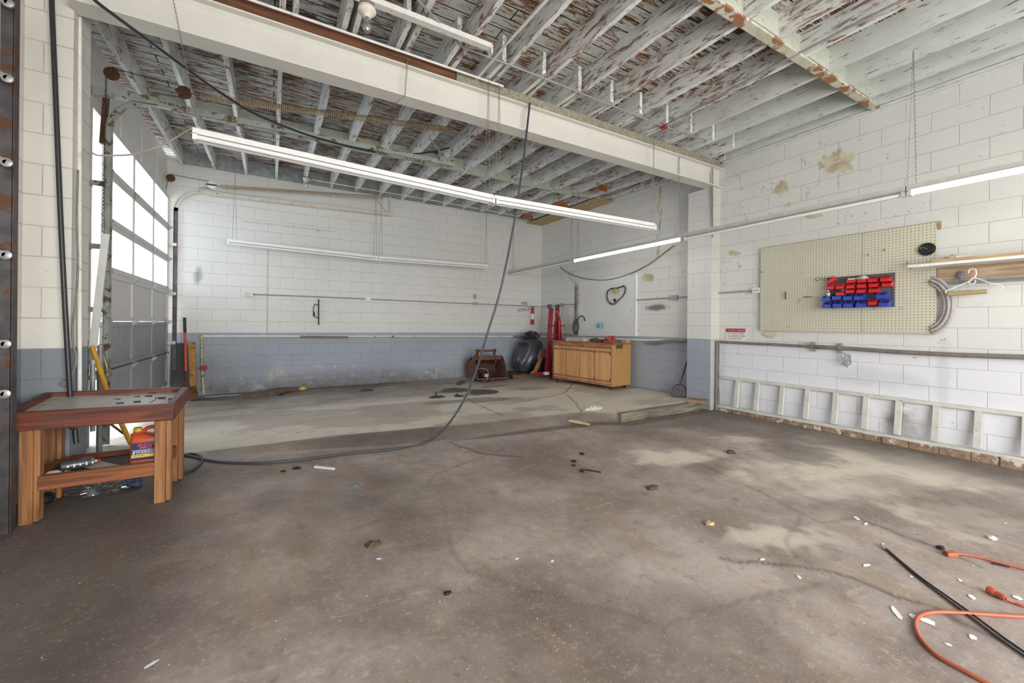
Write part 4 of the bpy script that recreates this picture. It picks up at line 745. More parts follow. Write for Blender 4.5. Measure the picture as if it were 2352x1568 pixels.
m=MB(); m.bar((a.x-.0,YB-.23,zf+.02),(b.x,YB-.23,zf+.02),.06,.02); m.build('cutting_edge',plain('edge_steel',srgb(120,112,108),.5,.5),bk)
hx0=a.x+.16;hx1=b.x-.16;zh=onY(1120,806,YB).z; m=MB()
for x in (hx0,hx1): m.bar((x,YB+.05,zt-.12),(x-.02,YB+.1,zh),.03,.05,(0,1,0))
m.bar((hx0-.04,YB+.1,zh),(hx1+.03,YB+.1,zh),.04,.035); m.bar((hx0-.12,YB+.02,zt-.02),(hx0,YB+.1,zh),.03,.04,(0,1,0))
for x in (hx0,hx1): m.cyl((x-.02,YB+.1,zh),(x+.02,YB+.1,zh),.04,10)
m.build('hitch_frame',RUST,bk)
m=MB(); m.tube(smooth([(a.x+.1,YB-.1,zt-.02),(a.x+.06,YB-.12,zt-.2),(a.x+.1,YB-.27,zf+.25),(a.x+.22,YB-.27,zf+.2),(a.x+.2,YB-.3,zf+.05),(a.x+.12,YB-.35,zf-.02)],6),.007,6); m.build('rope',plain('rope',srgb(176,156,120),.8),label='thin tan rope hanging over the rusty bucket',cat='rope')
m=MB(); m.cyl(((a.x+b.x)/2-.05,YB+.02,zf+.03),((a.x+b.x)/2-.05,YB+.02,zf+.10),.09,16); m.build('steel_disc',STEEL,label='round steel part lying inside the rusty bucket',cat='disc')
for k,(dx,dy) in enumerate(((.12,-.33),(.3,-.3),(.42,-.32),(.6,-.28))):
    m=MB(); m.lump((a.x+dx,YB+dy,zf-.02),.08,.05,.03,k+30,.6,7,flat=-.02); m.build('rust_scrap',RUST,label='flake of rusty scrap on the floor before the bucket, %s from the left'%ORD[k],cat='scrap',group='scraps by the bucket')
# ------------------------------------------------------------ small pegboard & items
def pegmat(name,c,ax,sp,r_):
    t=NT(name); s_=t.n('SeparateXYZ'); t.l(t.co(),s_.inputs[0]); d=[]
    for i in (ax,2):
        q=t.mul(t.mul(t.mul(s_.outputs[i],1/sp),0,'ADD'),0,'ADD'); q=t.mul(q,1.0,'FLOORED_MODULO'); q=t.mul(q,.5,'SUBTRACT'); d.append(t.mul(q,q))
    dist=t.n('Math',operation='SQRT'); t.l(t.mul(d[0],d[1],'ADD'),dist.inputs[0])
    n=t.noise(1.5,detail=5); n2=t.noise(9,detail=6)
    cc=t.mix(t.ramp(n,.3,.7),tuple(x*.92 for x in c),c); cc=t.mix(t.mul(t.ramp(n2,.64,.7),.4),cc,srgb(140,130,110)); cc=t.mix(t.ramp(dist.outputs[0],r_,r_+.05,1),cc,srgb(52,46,38)); return t.fin(cc,.55)
def fm(m_):
    for n in m_.node_tree.nodes:
        pass
PEG=pegmat('pegboard_cream',srgb(202,199,178),1,.0305,.11); PEGW=pegmat('pegboard_white',srgb(222,223,220),1,.030,.07)
a=onX(1330,640,XR-.02); b=onX(1461,628,XR-.02); c_=onX(1461,772,XR-.02); d_=onX(1335,772,XR-.02)
m=MB(); m.prism([(XR-.03,a.y,d_.z),(XR-.03,b.y,c_.z),(XR-.03,b.y,b.z),(XR-.03,a.y,b.z)],(.0295,0,0)); m.build('small_pegboard',PEGW,label='white painted pegboard on the right wall above the cabinet',cat='pegboard')
m=MB(); m.box((XR-.04,b.y-.02,c_.z),(XR-.002,b.y,b.z)); m.build('pegboard_batten',WHITE,label='white batten at the right edge of the small pegboard',cat='batten')
m=MB(); p=onX(1328,655,XR-.03); q=onX(1330,700,XR-.03); m.bar(p,q,.05,.02,(1,0,0)); m.build('wall_strip',plain('strip_pinkish',srgb(190,170,158),.7,var=.3),label='short worn strip on the wall left of the small pegboard',cat='strip')
o=T('black_cable_coil','black cable loop hung on a peg of the small pegboard','cable coil',onX(1415,697,XR-.05)); m=MB()
cl=[(1413,661),(1400,664),(1395,675),(1397,690),(1405,697),(1414,696),(1423,687),(1434,675),(1437,662),(1433,656),(1424,659),(1413,662)]
m.tube(smooth([onX(px,py,XR-.05) for px,py in cl],5),.007,6); m.tube(smooth([onX(px-2,py+1.5,XR-.06) for px,py in cl],5),.006,6); m.build('loop',BLACK,o)
m=MB(); m.bar(onX(1413,693,XR-.07),onX(1411,686,XR-.07),.03,.03,(1,0,0)); m.build('plug',BLACK,o)
m=MB(); c_=onX(1414,668,XR-.07); m.lathe(c_,(-1,0,0),[(.05,0),(.05,.03)],18); m.build('tape_roll',LTAN,label='cream tape roll hung on the small pegboard',cat='tape')
c_=onX(1378,753,XR-.08); m=MB(); m.lathe(c_,(0,0,1),[(.04,0),(.047,.1),(.043,.1),(.037,.006)],16); m.build('blue_cup',CYAN,label='small turquoise cup fixed on the small pegboard',cat='cup')
o=T('hook_hose','black hooked hose with a bundle hanging left of the small pegboard','hose',onX(1322,760,XR-.05)); m=MB(); m.tube(smooth([onX(px,py,XR-.06) for px,py in ((1327,735),(1332,726),(1340,727),(1344,737))],5),.01,8); m.build('hook',BLACK,o)
m=MB(); m.tube(smooth([onX(px,py,XR-.05) for px,py in ((1323,733),(1317,745),(1317,757),(1322,766),(1327,757),(1328,744),(1324,733))],4),.02,8); m.build('bundle',plain('grey_bundle',srgb(84,84,86),.7,var=.3),o)
pipe('sagging_wire','dark wire sagging on the right wall above the small pegboard',[onX(px,py,XR-.03) for px,py in ((1287,613),(1306,627),(1335,638),(1375,643),(1410,640),(1450,627),(1490,607),(1520,585),(1549,563))],.007,DARK,'wire',6,4)
pipe('thin_wire','thin tan wire dropping beside the small pegboard',[onX(px,py,XR-.03) for px,py in ((1307,628),(1312,642),(1325,654),(1330,662))],.005,LTAN,'wire',6,3)
# ------------------------------------------------------------ jack / tamper and block near pilaster
c_=onF(1559,913); jb=T('floor_roller_jack','dark metal wheeled jack head with long handle leaning on the right wall','jack',c_); EJ=Vector((.6,-.8,0)); NJ=Vector((.8,.6,0)); dj=(c_-Vector((0,0,H))).dot(fw)/F
def jq(px,py,n=0): return c_+EJ*((px-1559)*dj)+Vector((0,0,(912-py)*dj))+NJ*n
pj=[(1541,905),(1546,892),(1554,884),(1567,884),(1574,893),(1577,905),(1574,911),(1543,911)]
for n_ in (0,.13):
    m=MB(); m.prism([jq(x,y,n_) for x,y in pj],NJ*.012); m.build('side_plate',ICAST,jb)
m=MB(); m.prism([jq(x,y,.0125) for x,y in ((1548,893),(1555,886),(1566,886),(1573,894),(1574,900),(1547,900))],NJ*.117); m.build('body_block',DARK,jb)
RJ=plain('roller_rust',srgb(130,74,68),.5,.3,var=.3)
for px in (1547,1572):
    m=MB(); m.lathe(jq(px,906,.013),NJ,[(.036,0),(.04,.008),(.04,.108),(.036,.116)],16); m.build('roller',RJ,jb)
m=MB(); m.lathe(jq(1559,893,-.012),NJ,[(.025,0),(.025,.011)],12); m.build('hub',RUST,jb)
m=MB(); hq=onX(1578,829,XR-.02); m.tube([jq(1560,888,.06),hq],.013,8); m.build('handle',ICAST,jb)
m=MB(); m.bar(onZ(1582,918,.155),onZ(1622,922,.155),.20,.045); m.build('wood_block',wood('old_block',srgb(122,98,78),srgb(160,132,106),0,.8,.3),label='brown wood block on the slab edge beside the right pilaster',cat='wood block')
m=MB(); m.bar((3.98,3.985,.055),(5.65,3.985,.075),.07,.12); m.build('curb_timber',wood('curb',srgb(104,96,84),srgb(146,138,122),0,.85,.7),label='weathered timber curb along the right half of the step',cat='timber')
m=MB(); c_=onF(1458,884); m.lump(c_+Vector((-.03,0,.02)),.05,.04,.03,6,.5,8,flat=-.02); m.build('dark_rag',BLACK,label='small dark lump at the wall right of the cabinet',cat='rag')
# ------------------------------------------------------------ large pegboard
def Y_at(px): return onX(px,700,XR-.03).y
zt_=1.097+H; zl=-.05+H; Yl,Ys,Yr=Y_at(1747),Y_at(1980),Y_at(2151)
for k,(ya,yb) in enumerate(((Yl,Ys+.002),(Ys-.002,Yr))):
    m=MB(); m.box((XR-.04,ya,zl),(XR-.03,yb,zt_)); m.build('large_pegboard',PEG,label='cream pegboard panel on the right wall, %s'%('wide panel at the left of the pair' if k==0 else 'narrower panel at the right of the pair'),cat='pegboard',group='large pegboard panels',origin=(0,0,0))
m=MB(); m.box((XR-.03,Yl,zl),(XR-.003,Yr+.01,zl+.03)); m.box((XR-.03,Yl,zt_-.03),(XR-.003,Yr-.02,zt_+.004)); m.box((XR-.042,Yr-.025,zt_-.07),(XR-.003,Yr,zt_+.004)); m.build('wood_batten',wood('frame_strip',srgb(140,112,82),srgb(176,148,112),1,.7),label='thin wooden strips behind the large pegboard',cat='batten')
sc_=T('pencil_scribble','faint pencil writing on the pegboard left of the bins','writing',onX(1870,645,XR-.0405)); q_=onX(1871,646,XR-.0408); text('Old',.075,(q_.x,q_.y,q_.z),(PI/2,R(0),-PI/2),plain('pencil',srgb(120,116,104),.8),'lettering',sc_,.0002,1.0,shear=.2)
# bin rack
rk=onX(1974,672,XR-.05); RX=XR-.052
a=onX(1900,638,RX); b=onX(2055,632,RX); zlo=onX(1975,706,RX).z
m=MB(); m.box((RX,a.y,zlo),(XR-.041,b.y,a.z)); 
PEGR=pegmat('rack_grey',srgb(96,102,112),1,.012,.25); m.build('bin_rack',PEGR,label='grey perforated rack holding the red and blue bins',cat='rack')
m=MB(); m.box((RX-.008,a.y,a.z-.03),(RX,b.y,a.z)); m.box((RX-.006,b.y,zlo),(RX,b.y+.02,a.z)); m.build('rack_rail',plain('rack_rail',srgb(84,90,100),.5),label='dark grey top and end rail of the bin rack',cat='rail')
def mkbin(w,d,h,mat,name):
    m=MB(); tk=.003
    m.box((-d,-w/2,0),(0,w/2,tk)); m.box((-tk,-w/2,tk),(0,w/2,h*1.15)); m.box((-d,-w/2,tk),(-d+tk,w/2,h*.55)); m.box((-d-.006,-w/2,h*.5),(-d+tk,w/2,h*.62))
    for y in (-w/2,w/2-tk): m.prism([(-d+tk,y,tk),(-tk,y,tk),(-tk,y,h*1.15),(-d*.55,y,h*1.1),(-d+tk,y,h*.55)],(0,tk,0))
    return m
def ob(cx,cy): return 1860+cx/10.226,600+cy/10.226
rows=[('red',0,[(395,680,330,540),(860,1110,395,500),(1120,1360,395,490),(1365,1620,385,485),(1625,1940,365,470)],'top'),('red',0,[(400,600,585,655),(610,845,555,645),(855,1085,545,635),(1095,1360,525,620),(1375,1645,505,600),(1665,1985,485,590)],'second'),
 ('red',0,[(615,835,720,800),(840,1085,655,745),(1100,1340,650,740),(1350,1660,635,730)],'third'),('blue',1,[(315,530,800,940),(560,775,790,905),(800,1045,780,910),(1050,1310,770,910),(1545,1870,730,880)],'fourth'),('blue',1,[(310,540,950,1100),(560,800,950,1085),(810,1050,940,1080),(1065,1390,930,1075),(1585,1965,910,1065)],'bottom')]
protos={}
for cn,bi,lst,rn in rows:
    for i,(x0,x1,y0,y1) in enumerate(lst):
        pa=onX(*ob(x0,(y0+y1)/2),RX-.06); pb=onX(*ob(x1,(y0+y1)/2),RX-.06); zb_=onX(*ob((x0+x1)/2,y1),RX-.08).z
        w=.079 if bi==0 else .086; yc=(pa.y+pb.y)/2; key=cn
        lb='%s plastic parts bin, %s from the left in the %s row of the rack'%(cn,ORD[i],rn)
        if i==len(lst)-1 and len(lst)>4: lb='%s plastic parts bin at the right end of the %s row of the rack'%(cn,rn)
        if key not in protos:
            o=T('parts_bin',lb,'bin',(RX-.001,yc,zb_),'red and blue parts bins'); d,h=(.085,.055) if bi==0 else (.105,.068)
            q=mkbin(w,d,h,REDB if bi==0 else BLUEB,'bin').build('bin_body',REDB if bi==0 else BLUEB,o,local=True); 
            q.data.transform(Matrix.Translation(ORG[o.name])); m=MB(); m.box((-d-.002,-w*.25,h*.1),(-d-.0002,w*.25,h*.4)); m2=m.build('label_slot',REDB if bi==0 else BLUEB,o,local=True); m2.data.transform(Matrix.Translation(ORG[o.name])); protos[key]=o
        else: o=copytree(protos[key],(RX-.001,yc,zb_),lb,(0,0,0))
        if rn=='top' and i==0: o.rotation_euler=(R(-30),0,0); o.location.z+=.03; o['label']='red plastic parts bin tipped on its side at the top left of the rack'
o=copytree(protos['red'],(RX-.001,onX(*ob(1490,980),RX-.06).y,onX(*ob(1490,1020),RX-.08).z),'single red parts bin standing among the blue bins of the bottom row',(0,0,0))
for k,(px,py,mm,lb,nm) in enumerate(((430,760,PLASTIC,'small clear bottle in the leftmost bin of the fourth row','bottle'),(1250,400,PAPER,'crumpled packet in the third bin of the top row','packet'),(760,700,MOSS,'dark bits piled in the first bin of the third row','hardware'),(1000,430,SIGNW,'white card in the second bin of the top row','card'))):
    c_=onX(*ob(px,py),RX-.05); m=MB()
    if nm=='card': m.box(c_-Vector((.01,.04,.02)),c_+Vector((.01,.04,.015)))
    elif nm=='bottle': m.lathe(c_-Vector((0,0,.05)),(0,0,1),[(.03,0),(.032,.005),(.032,.06),(.014,.075),(.014,.09)],12)
    else: m.lump(c_,.03,.05,.035,k+2,.4,8)
    m.build(nm,mm,label=lb,cat=nm)
m=MB(); c_=onX(2130,572,XR-.055); m.lathe(c_,(-1,0,0),[(.063,0),(.066,.004),(.066,.008),(.03,.0085)],24); m.tube([c_+Vector((-.012,.05*math.cos(t_),.05*math.sin(t_))) for t_ in [2*PI*j/20 for j in range(20)]],.003,4,closed=True); m.build('cutting_disc',BLACK,label='round black disc hung at the upper right of the large pegboard',cat='disc')
m=MB(); c_=onX(2130,572,XR-.07); m.tube([c_,c_+Vector((0,.03,.02)),c_+Vector((-.0,.06,.02))],.004,6); m.build('peg_hook',STEEL,label='metal peg hook through the round black disc',cat='hook',group='peg hooks')
for k,(px,py) in enumerate(((1752,625),(1806,672),(1857,682),(2085,606),(2032,575),(1876,643),(1995,586),(2135,648))):
    c_=onX(px,py,XR-.0405); m=MB(); m.tube([c_,c_+Vector((-.02,0,.0)),c_+Vector((-.05,-.01,-.005)),c_+Vector((-.055,-.01,.015))],.0035,6)
    if k in(1,): m.tube([c_+Vector((-.02,0,0)),c_+Vector((-.02,.0,-.09))],.006,6)
    if k==2: m.tube([c_+Vector((-.02,.05,.0)),c_+Vector((-.02,-.05,.0))],.004,6)
    m.build('peg_hook',DARK,label=['dark peg hook at the upper left edge of the large pegboard','dark peg hook with a hanging pin left of the bins','straight dark peg lying level left of the bins','bent peg hook right above the bin rack corner','small peg hook above the bins on the right panel','wire peg hook just left of the tipped bin','small peg hook above the middle of the bins','small peg hook between bins and hose'][k],cat='hook',group='peg hooks')
# sign
zs_=onX(1690,767,XR-.01); a=onX(1666.5,753,XR-.01); b=onX(1713,783,XR-.01); sg=T('warning_sign','small white sign with red header about tool rules left of the large pegboard','sign',((XR-.008),a.y,b.z))
m=MB(); m.box((XR-.008,a.y,b.z),(XR-.003,b.y,a.z)); m.build('sign_plate',SIGNW,sg)
hz=(a.z-b.z); m=MB(); m.box((XR-.0095,a.y-.006,a.z-hz*.33),(XR-.008,b.y+.006,a.z-.006)); m.build('header_band',INKR,sg)
wy=a.y-b.y; 
text('TOOL RULES',hz*.26,(XR-.0098,a.y-wy*.1,a.z-hz*.27),(PI/2,0,-PI/2),plain('ink_salmon',srgb(236,170,160),.5),'header_text',sg,.0004,.98)
for k,(p_,q_) in enumerate((('Don\'t',' TOUCH THEM'),('Don\'t',' BORROW THEM'),('Don\'t',' MOVE THEM'))):
    z=a.z-hz*(.50+.19*k); text(p_,hz*.17,(XR-.0085,a.y-wy*.1,z),(PI/2,0,-PI/2),INKR,'rule_text',sg,.0004,.85,shear=.3); text(q_,hz*.17,(XR-.0085,a.y-wy*.30,z),(PI/2,0,-PI/2),INKB,'rule_text',sg,.0004,.85)
# shelf and items right
xs_=XR-.30
a=onX(2085,613,xs_); 
m=MB(); e0=onX(2085,612,XR-.30); m.box((XR-.30,-2.0,e0.z-.012),(XR-.045,e0.y,e0.z+.014)); m.build('white_shelf',WHITE,label='long white shelf board over the right end of the pegboard',cat='shelf')
q=onX(2153,625,XR-.04); m=MB(); m.box((XR-.043,-2.0,e0.z-.135),(XR-.003,Yr-.006,e0.z-.014)); m.build('ledger_board',wood('ledger',srgb(156,130,102),srgb(190,166,138),1,.7,.2),label='bare pine board on the wall under the white shelf',cat='board')
m=MB(); e=onX(2143,600,xs_+.12); m.box((xs_+.10,-2.0,e0.z+.015),(xs_+.19,e.y,e0.z+.055)); m.build('pine_stick',WOODY,label='long pine batten lying on the white shelf',cat='batten')
m=MB(); c_=onX(2200,588,XR-.12); m.lump((c_.x,c_.y,e0.z+.05),.05,.09,.045,31,.5,10,3,flat=-.035); m.build('rag',plain('rag_white',srgb(206,198,182),.9),label='crumpled off-white rag on the shelf behind the batten',cat='rag')
for k,dz in enumerate((0,.022)):
    zc=e0.z-.16-dz; m=MB(); m.tube([(XR-.03,Yr-.02,zc),(XR-.03,-2,zc)],.008,8); m.build('conduit',CONDP,label='thin grey conduit under the pine ledger, %s of two'%('upper','lower')[k],cat='pipe')
o=T('coat_hanger','white plastic coat hanger hung from the ledger with a cardboard roll','hanger',onX(2220,680,XR-.08)); xh=XR-.10
cc=[(2224,627),(2226,620),(2232,617),(2240,619),(2242,628),(2238,637),(2230,642),(2226,646),(2180,665),(2173,668),(2172,674)]
m=MB(); m.tube(smooth([onX(px,py,xh) for px,py in cc],4),.006,8); m.tube(smooth([onX(px,py,xh) for px,py in ((2230,641),(2240,638),(2275,650),(2297,655),(2302,661),(2297,665),(2270,668))],4),.005,8); m.tube(smooth([onX(px,py,xh) for px,py in ((2226,644),(2226,650),(2233,652),(2240,648),(2240,643))],4),.005,6); m.build('hanger_wire',SIGNW,o)
a,b=onX(2179,675,xh-.01),onX(2267,669,xh-.01); m=MB(); m.cyl(a,b,.022,16); m.build('cardboard_tube',LTAN,label='tan cardboard roll on the white hanger bar',cat='tube')
m=MB(); c_=onX(2205,633,XR-.06); m.lump(c_,.006,.02,.045,8,.3,8); m.build('hanging_tag',plain('tag',srgb(120,120,134),.5,.3),label='small grey metal tag hung on the pine ledger',cat='tag')
o=T('hose_coil','clear vinyl hose coiled behind the right edge of the large pegboard','hose coil',onX(2160,755,XR-.05))
for k in range(3):
    m=MB(); c_=onX(2127,702,XR-.05); pts=[]
    rr=(.215-.03*k); rz=.30-.035*k
    for j in range(25): a_=PI*2*j/24; pts.append((XR-.045-.012*(k%2),c_.y-rr*.9*math.cos(a_)+.0,c_.z-.0+rz*math.sin(a_)))
    pts=[p for p in pts if p[1]<Yr+.05]; pts.sort(key=lambda p:p[2]); m.tube(smooth(pts,3),.015,8); m.build('coil_turn',VINYL,o)
# ------------------------------------------------------------ stud frame
sf=T('stud_frame','low white-washed timber stud frame along the base of the right wall','stud frame',(XR-.06,2.4,.05)); STU=plain('stud_paint',srgb(206,205,198),.7,var=.12,scale=8,stretch=(1,1,1),chips=[(srgb(160,150,134),18,(2,2,1),.62,.68)])
def ztop(Y): return H-.7514
za,zbm_=onX(1652.7,862.5,XR-.05),onX(2352,948,XR-.05); za2,zb2=onX(1650,935,XR-.1),onX(2352,1057,XR-.1)
def ln(a,b,Y): return a.z+(b.z-a.z)*(Y-a.y)/(b.y-a.y)
ye_=-1.5
m=MB(); m.bar((XR-.022,3.84,ln(za,zbm_,3.84)-.02),(XR-.022,ye_,ln(za,zbm_,ye_)-.02),.04,.035); m.build('top_plate',STU,sf)
m=MB(); m.bar((XR-.065,3.84,ln(za2,zb2,3.84)+.018),(XR-.065,ye_,ln(za2,zb2,.9)+.018),.07,.035); m.build('bottom_plate',STU,sf)
for px in (1692,1738,1795,1853,1918,1988,2063,2150,2247,2358):
    y=onX(px,900,XR-.05).y; m=MB(); m.bar((XR-.07,y,ln(za2,zb2,y)+.036),(XR-.022,y,ln(za,zbm_,y)-.036),.05,.035,(1,0,0)); m.build('stud',STU,sf)
for y in (.55,.1): m=MB(); m.bar((XR-.07,y,.12),(XR-.022,y,.5),.05,.035,(1,0,0)); m.build('stud',STU,sf)
m=MB(); rs=random.Random(4); y=3.82
while y>.2:
    d=rs.uniform(.1,.24); m.box((XR-.10-rs.uniform(0,.03),y-d,.0),(XR-.002,y-.006,ln(za2,zb2,max(y,.9))-.002-rs.uniform(0,.01))); y-=d
m.build('trim_4',plain('rough_brick',srgb(150,126,106),.9,var=.35,scale=20,chips=[(srgb(206,196,180),9,(1,1,1),.55,.6)]),kind='structure')
# ------------------------------------------------------------ plywood soffit & orange wood
m=MB(); m.prism([(5.46,6.15,3.757),(XR-.001,6.15,3.757),(XR-.001,8.699,3.79),(5.46,8.699,3.79)],(0,0,.012)); m.build('osb_panel',OSB,label='strand board panel under the last joists in the far right corner',cat='panel')
for k,(px,py) in enumerate(((1380,433),(1212,500),(1290,470))):
    c_=onZ(px,py,3.80); m=MB(); m.box(c_-Vector((.14,.02,.03)),c_+Vector((.14,.02,.06))); m.build('orange_timber',INSUL,label=['unpainted orange timber block between joists, nearest the beam','unpainted orange timber block at the back wall beside the hose','unpainted orange timber block over the strand board'][k],cat='timber block')
# ------------------------------------------------------------ table
ZT=-.53+H; z0=.09
def tz(y): return ZT+.03*(y-3.42)/.53
tb=T('workshop_table','low red-brown wooden work table with tray top and lower shelf','table',(-.98,3.7,z0)) 
P_FR,P_BR,P_FL,P_BL=onY(400,927,3.42),onY(432,889,3.95),onY(-6,951,3.42),onY(104,901,3.93)
TH=.105
def rail(name,a,b,mat,h=TH,w=.04,dz=0):
    m=MB(); a=Vector(a);b=Vector(b); m.bar(a+Vector((0,0,-h/2+dz)),b+Vector((0,0,-h/2+dz)),w,h); return m.build(name,mat,tb,bevel=.003)
rail('front_rail',P_FL+Vector((0,.02,0)),P_FR+Vector((0,.02,0)),REDW); rail('back_rail',P_BL-Vector((0,.0,0)),P_BR-Vector((0,.0,0)),REDW,h=.08)
rail('side_rail',P_FR+Vector((-.02,.042,.001)),P_BR+Vector((-.02,-.022,.001)),REDWY); rail('side_rail',P_FL+Vector((.02,.042,.001)),P_BL+Vector((.02,-.022,.001)),REDWY)
m=MB(); dzt=Vector((0,0,-.028)); q=[P_FL+Vector((.03,.04,0)),P_FR+Vector((-.04,.04,0)),P_BR+Vector((-.04,-.02,0)),P_BL+Vector((.04,-.02,0))]; m.prism([v+dzt for v in q],(0,0,-.015)); m.build('table_top',TABT,tb)
legs=[(P_FR,1,-.045,.05),(P_FL,1,.13,.05),(P_BR,0,-.045,-.05),(P_BL,0,.075,-.05)]
for i,(P,fr,dx,dy) in enumerate(legs):
    x=P.x+dx; y=P.y+dy; zt2=P.z-(TH if fr else .08)-.001; zb_=FL(x,y); w=.058
    o=T if 0 else None; m=MB(); m.box((x-w-.0 if i in(0,2) else x-w,y-.028,zb_),(x+.0,y+.028,zt2)); m.box((x+.001,y-.028,zb_+.01),(x+.028,y+.03,zt2)); m.build('leg',LEG,tb,bevel=.004)
sz=.31
def sp(px,py,Y): return onY(px,py,Y)
fl_,fr_=onY(70,1110,3.47),onY(358,1073,3.47); zS=(fl_.z+fr_.z)/2; zS=fr_.z
xl_,xr_=P_FL.x+.15,P_FR.x-.10; y0_,y1_=3.455,3.90
m=MB(); m.bar((xl_,y0_,zS),(xr_,y0_,zS),.035,.085); m.build('shelf_rail',RAILW,tb,bevel=.003)
m=MB(); m.bar((xl_,y1_,zS-.0),(xr_,y1_,zS-.0),.035,.07); m.build('shelf_rail',REDW,tb,bevel=.003)
m=MB(); m.bar((xl_-.03,y0_,zS),(xl_-.03,y1_,zS),.035,.07); m.build('shelf_rail',RAILW,tb); m=MB(); m.bar((xr_+.03,y0_,zS),(xr_+.03,y1_,zS),.035,.07); m.build('shelf_rail',RAILW,tb)
zsh=zS+.01; m=MB(); m.box((xl_-.01,y0_+.019,zsh-.02),(xr_+.01,y1_-.019,zsh-.004)); m.build('shelf_board',plain('shelf_dirty',srgb(84,66,48),.6,var=.4,scale=6),tb); zsh-=.004
# jug
jx=onY(332,1060,3.56).x; jy=3.58; jg=T('antifreeze_jug','orange antifreeze jug with yellow cap on the lower shelf of the table','jug',(jx,jy,zsh)); jh=onY(330,985,3.53).z-zsh; jw=.072; jd=.052
def rr_(w,d,r,n=4):
    o=[]
    for cx_,cy_,a0 in ((w-r,d-r,0),(-w+r,d-r,PI/2),(-w+r,-d+r,PI),(w-r,-d+r,1.5*PI)):
        for k in range(n+1): a_=a0+PI/2*k/n; o.append((cx_+r*math.cos(a_),cy_+r*math.sin(a_)))
    return o
def loft(mb,cx,cy,rings):
    vs=[];N=None
    for z,w,d,r_,ox in rings:
        pr=rr_(w,d,r_); N=len(pr); vs+=[(cx+ox+x,cy+y,z) for x,y in pr]
    fs=[(i*N+j,i*N+(j+1)%N,(i+1)*N+(j+1)%N,(i+1)*N+j) for i in range(len(rings)-1) for j in range(N)]+[list(range(N))[::-1],[(len(rings)-1)*N+j for j in range(N)]]
    mb.add(vs,fs,True)
m=MB(); loft(m,jx,jy,[(zsh,jw*.94,jd*.94,.02,0),(zsh+.01,jw,jd,.02,0),(zsh+jh*.12,jw,jd,.02,0),(zsh+jh*.13,jw*.97,jd*.97,.02,0),(zsh+jh*.66,jw*.97,jd*.97,.02,0),(zsh+jh*.78,jw*.92,jd*.9,.02,0),(zsh+jh*.85,jw*.62,jd*.6,.018,-.028),(zsh+jh*.88,.022,.022,.018,-.038),(zsh+jh*.91,.02,.02,.018,-.038)]); m.build('jug_body',JUG,jg)
m=MB(); m.tube(smooth([(jx-.012,jy,zsh+jh*.86),(jx+.005,jy,zsh+jh*.97),(jx+.04,jy,zsh+jh*1.0),(jx+.068,jy,zsh+jh*.95),(jx+.07,jy,zsh+jh*.78)],4),.012,10); m.build('jug_handle',JUG,jg)
m=MB(); m.lathe((jx-.038,jy,zsh+jh*.91),(0,0,1),[(.023,0),(.024,.004),(.023,.022),(.02,.025)],18); m.build('cap',YELP,jg)
yf=jy-jd*.97-.0012; m=MB(); m.box((jx-jw*.82,yf-.001,zsh+jh*.16),(jx+jw*.82,yf+.004,zsh+jh*.63)); lb=m.build('front_label',LBLN,jg)
m=MB(); m.box((jx-jw*.82,yf-.0016,zsh+jh*.235),(jx+jw*.82,yf-.0009,zsh+jh*.315)); m.build('yellow_band',LBLY,jg)
rt_=(PI/2,0,0); lx=jx-jw*.76; yy=yf-.0018
text('SHOP',.026,(lx+.022,yy,zsh+jh*.535),rt_,INKP,'label_text',jg,.0003,1.25,shear=.25); text('PRO',.026,(lx+.034,yy,zsh+jh*.455),rt_,INKP,'label_text',jg,.0003,1.25,shear=.25)
text('EXTENDED LIFE CONCENTRATE',.0085,(lx,yy,zsh+jh*.42),rt_,INKW,'label_text',jg,.0002,.9); text('ANTIFREEZE',.021,(lx,yy,zsh+jh*.365),rt_,INKW,'label_text',jg,.0003,.95,shear=.25); text('& COOLANT',.021,(lx,yy,zsh+jh*.322),rt_,INKW,'label_text',jg,.0003,.95,shear=.25) 
text('UNIVERSAL',.011,(lx,yy,zsh+jh*.275),rt_,INKB,'label_text',jg,.0002,1.1); text('MIXES WITH ANY COLOR',.006,(lx,yy,zsh+jh*.25),rt_,INKB,'label_text',jg,.0002,1)
def onS(px,py,z,ymin=3.53):
    p=onZ(px,py,z)
    return p if p.y>ymin else Vector((onY(px,py,ymin).x,ymin,z))
# spray can
a=onY(138,1062,3.60); b=onY(222,1050,3.66); r_=.034; a.z=zsh+r_; b.z=zsh+r_; cn_=T('spray_can','grey aerosol can with a red tip lying on the lower shelf','spray can',a); d=(b-a).normalized(); L=(b-a).length
m=MB(); m.lathe(a,d,[(r_*.9,0),(r_,.006),(r_,L*.82),(r_*.96,L*.84)],20); m.build('can_body',CANG,cn_)
m=MB(); m.lathe(a,d,[(r_*.9,L*.84),(r_*.6,L*.92),(r_*.4,L*.94),(r_*.4,L)],18); m.build('can_dome',CANS,cn_)
m=MB(); m.lathe(a+d*L,d,[(r_*.34,0),(r_*.3,.016)],12); m.build('nozzle',REDC,cn_)
m=MB(); sd=d.cross(Vector((0,0,1))); 
for k in range(5):
    c_=a+d*(.03+.027*k)+sd*(r_*.98)+Vector((0,0,.003)); m.bar(c_-d*.004,c_+d*.004,.002,.014+.006*(k%2))
m.build('label_marks',INKW,cn_)
m=MB(); pp=[onS(px,py,zsh+.012,3.48) for px,py in ((188,1072),(233,1059),(297,1076),(230,1086))]; m.prism(pp,(0,0,.0012)); m.build('paper_sheet',PAPER,label='sheet of paper lying on the lower shelf between can and jug',cat='paper')
m=MB(); pp=[onS(px,py,zsh+.002,3.48) for px,py in ((160,1080),(200,1068),(262,1080),(170,1094))]; m.prism(pp,(0,0,.008)); m.build('black_sheet',BLACK,label='black rubber sheet under the paper on the lower shelf',cat='sheet')
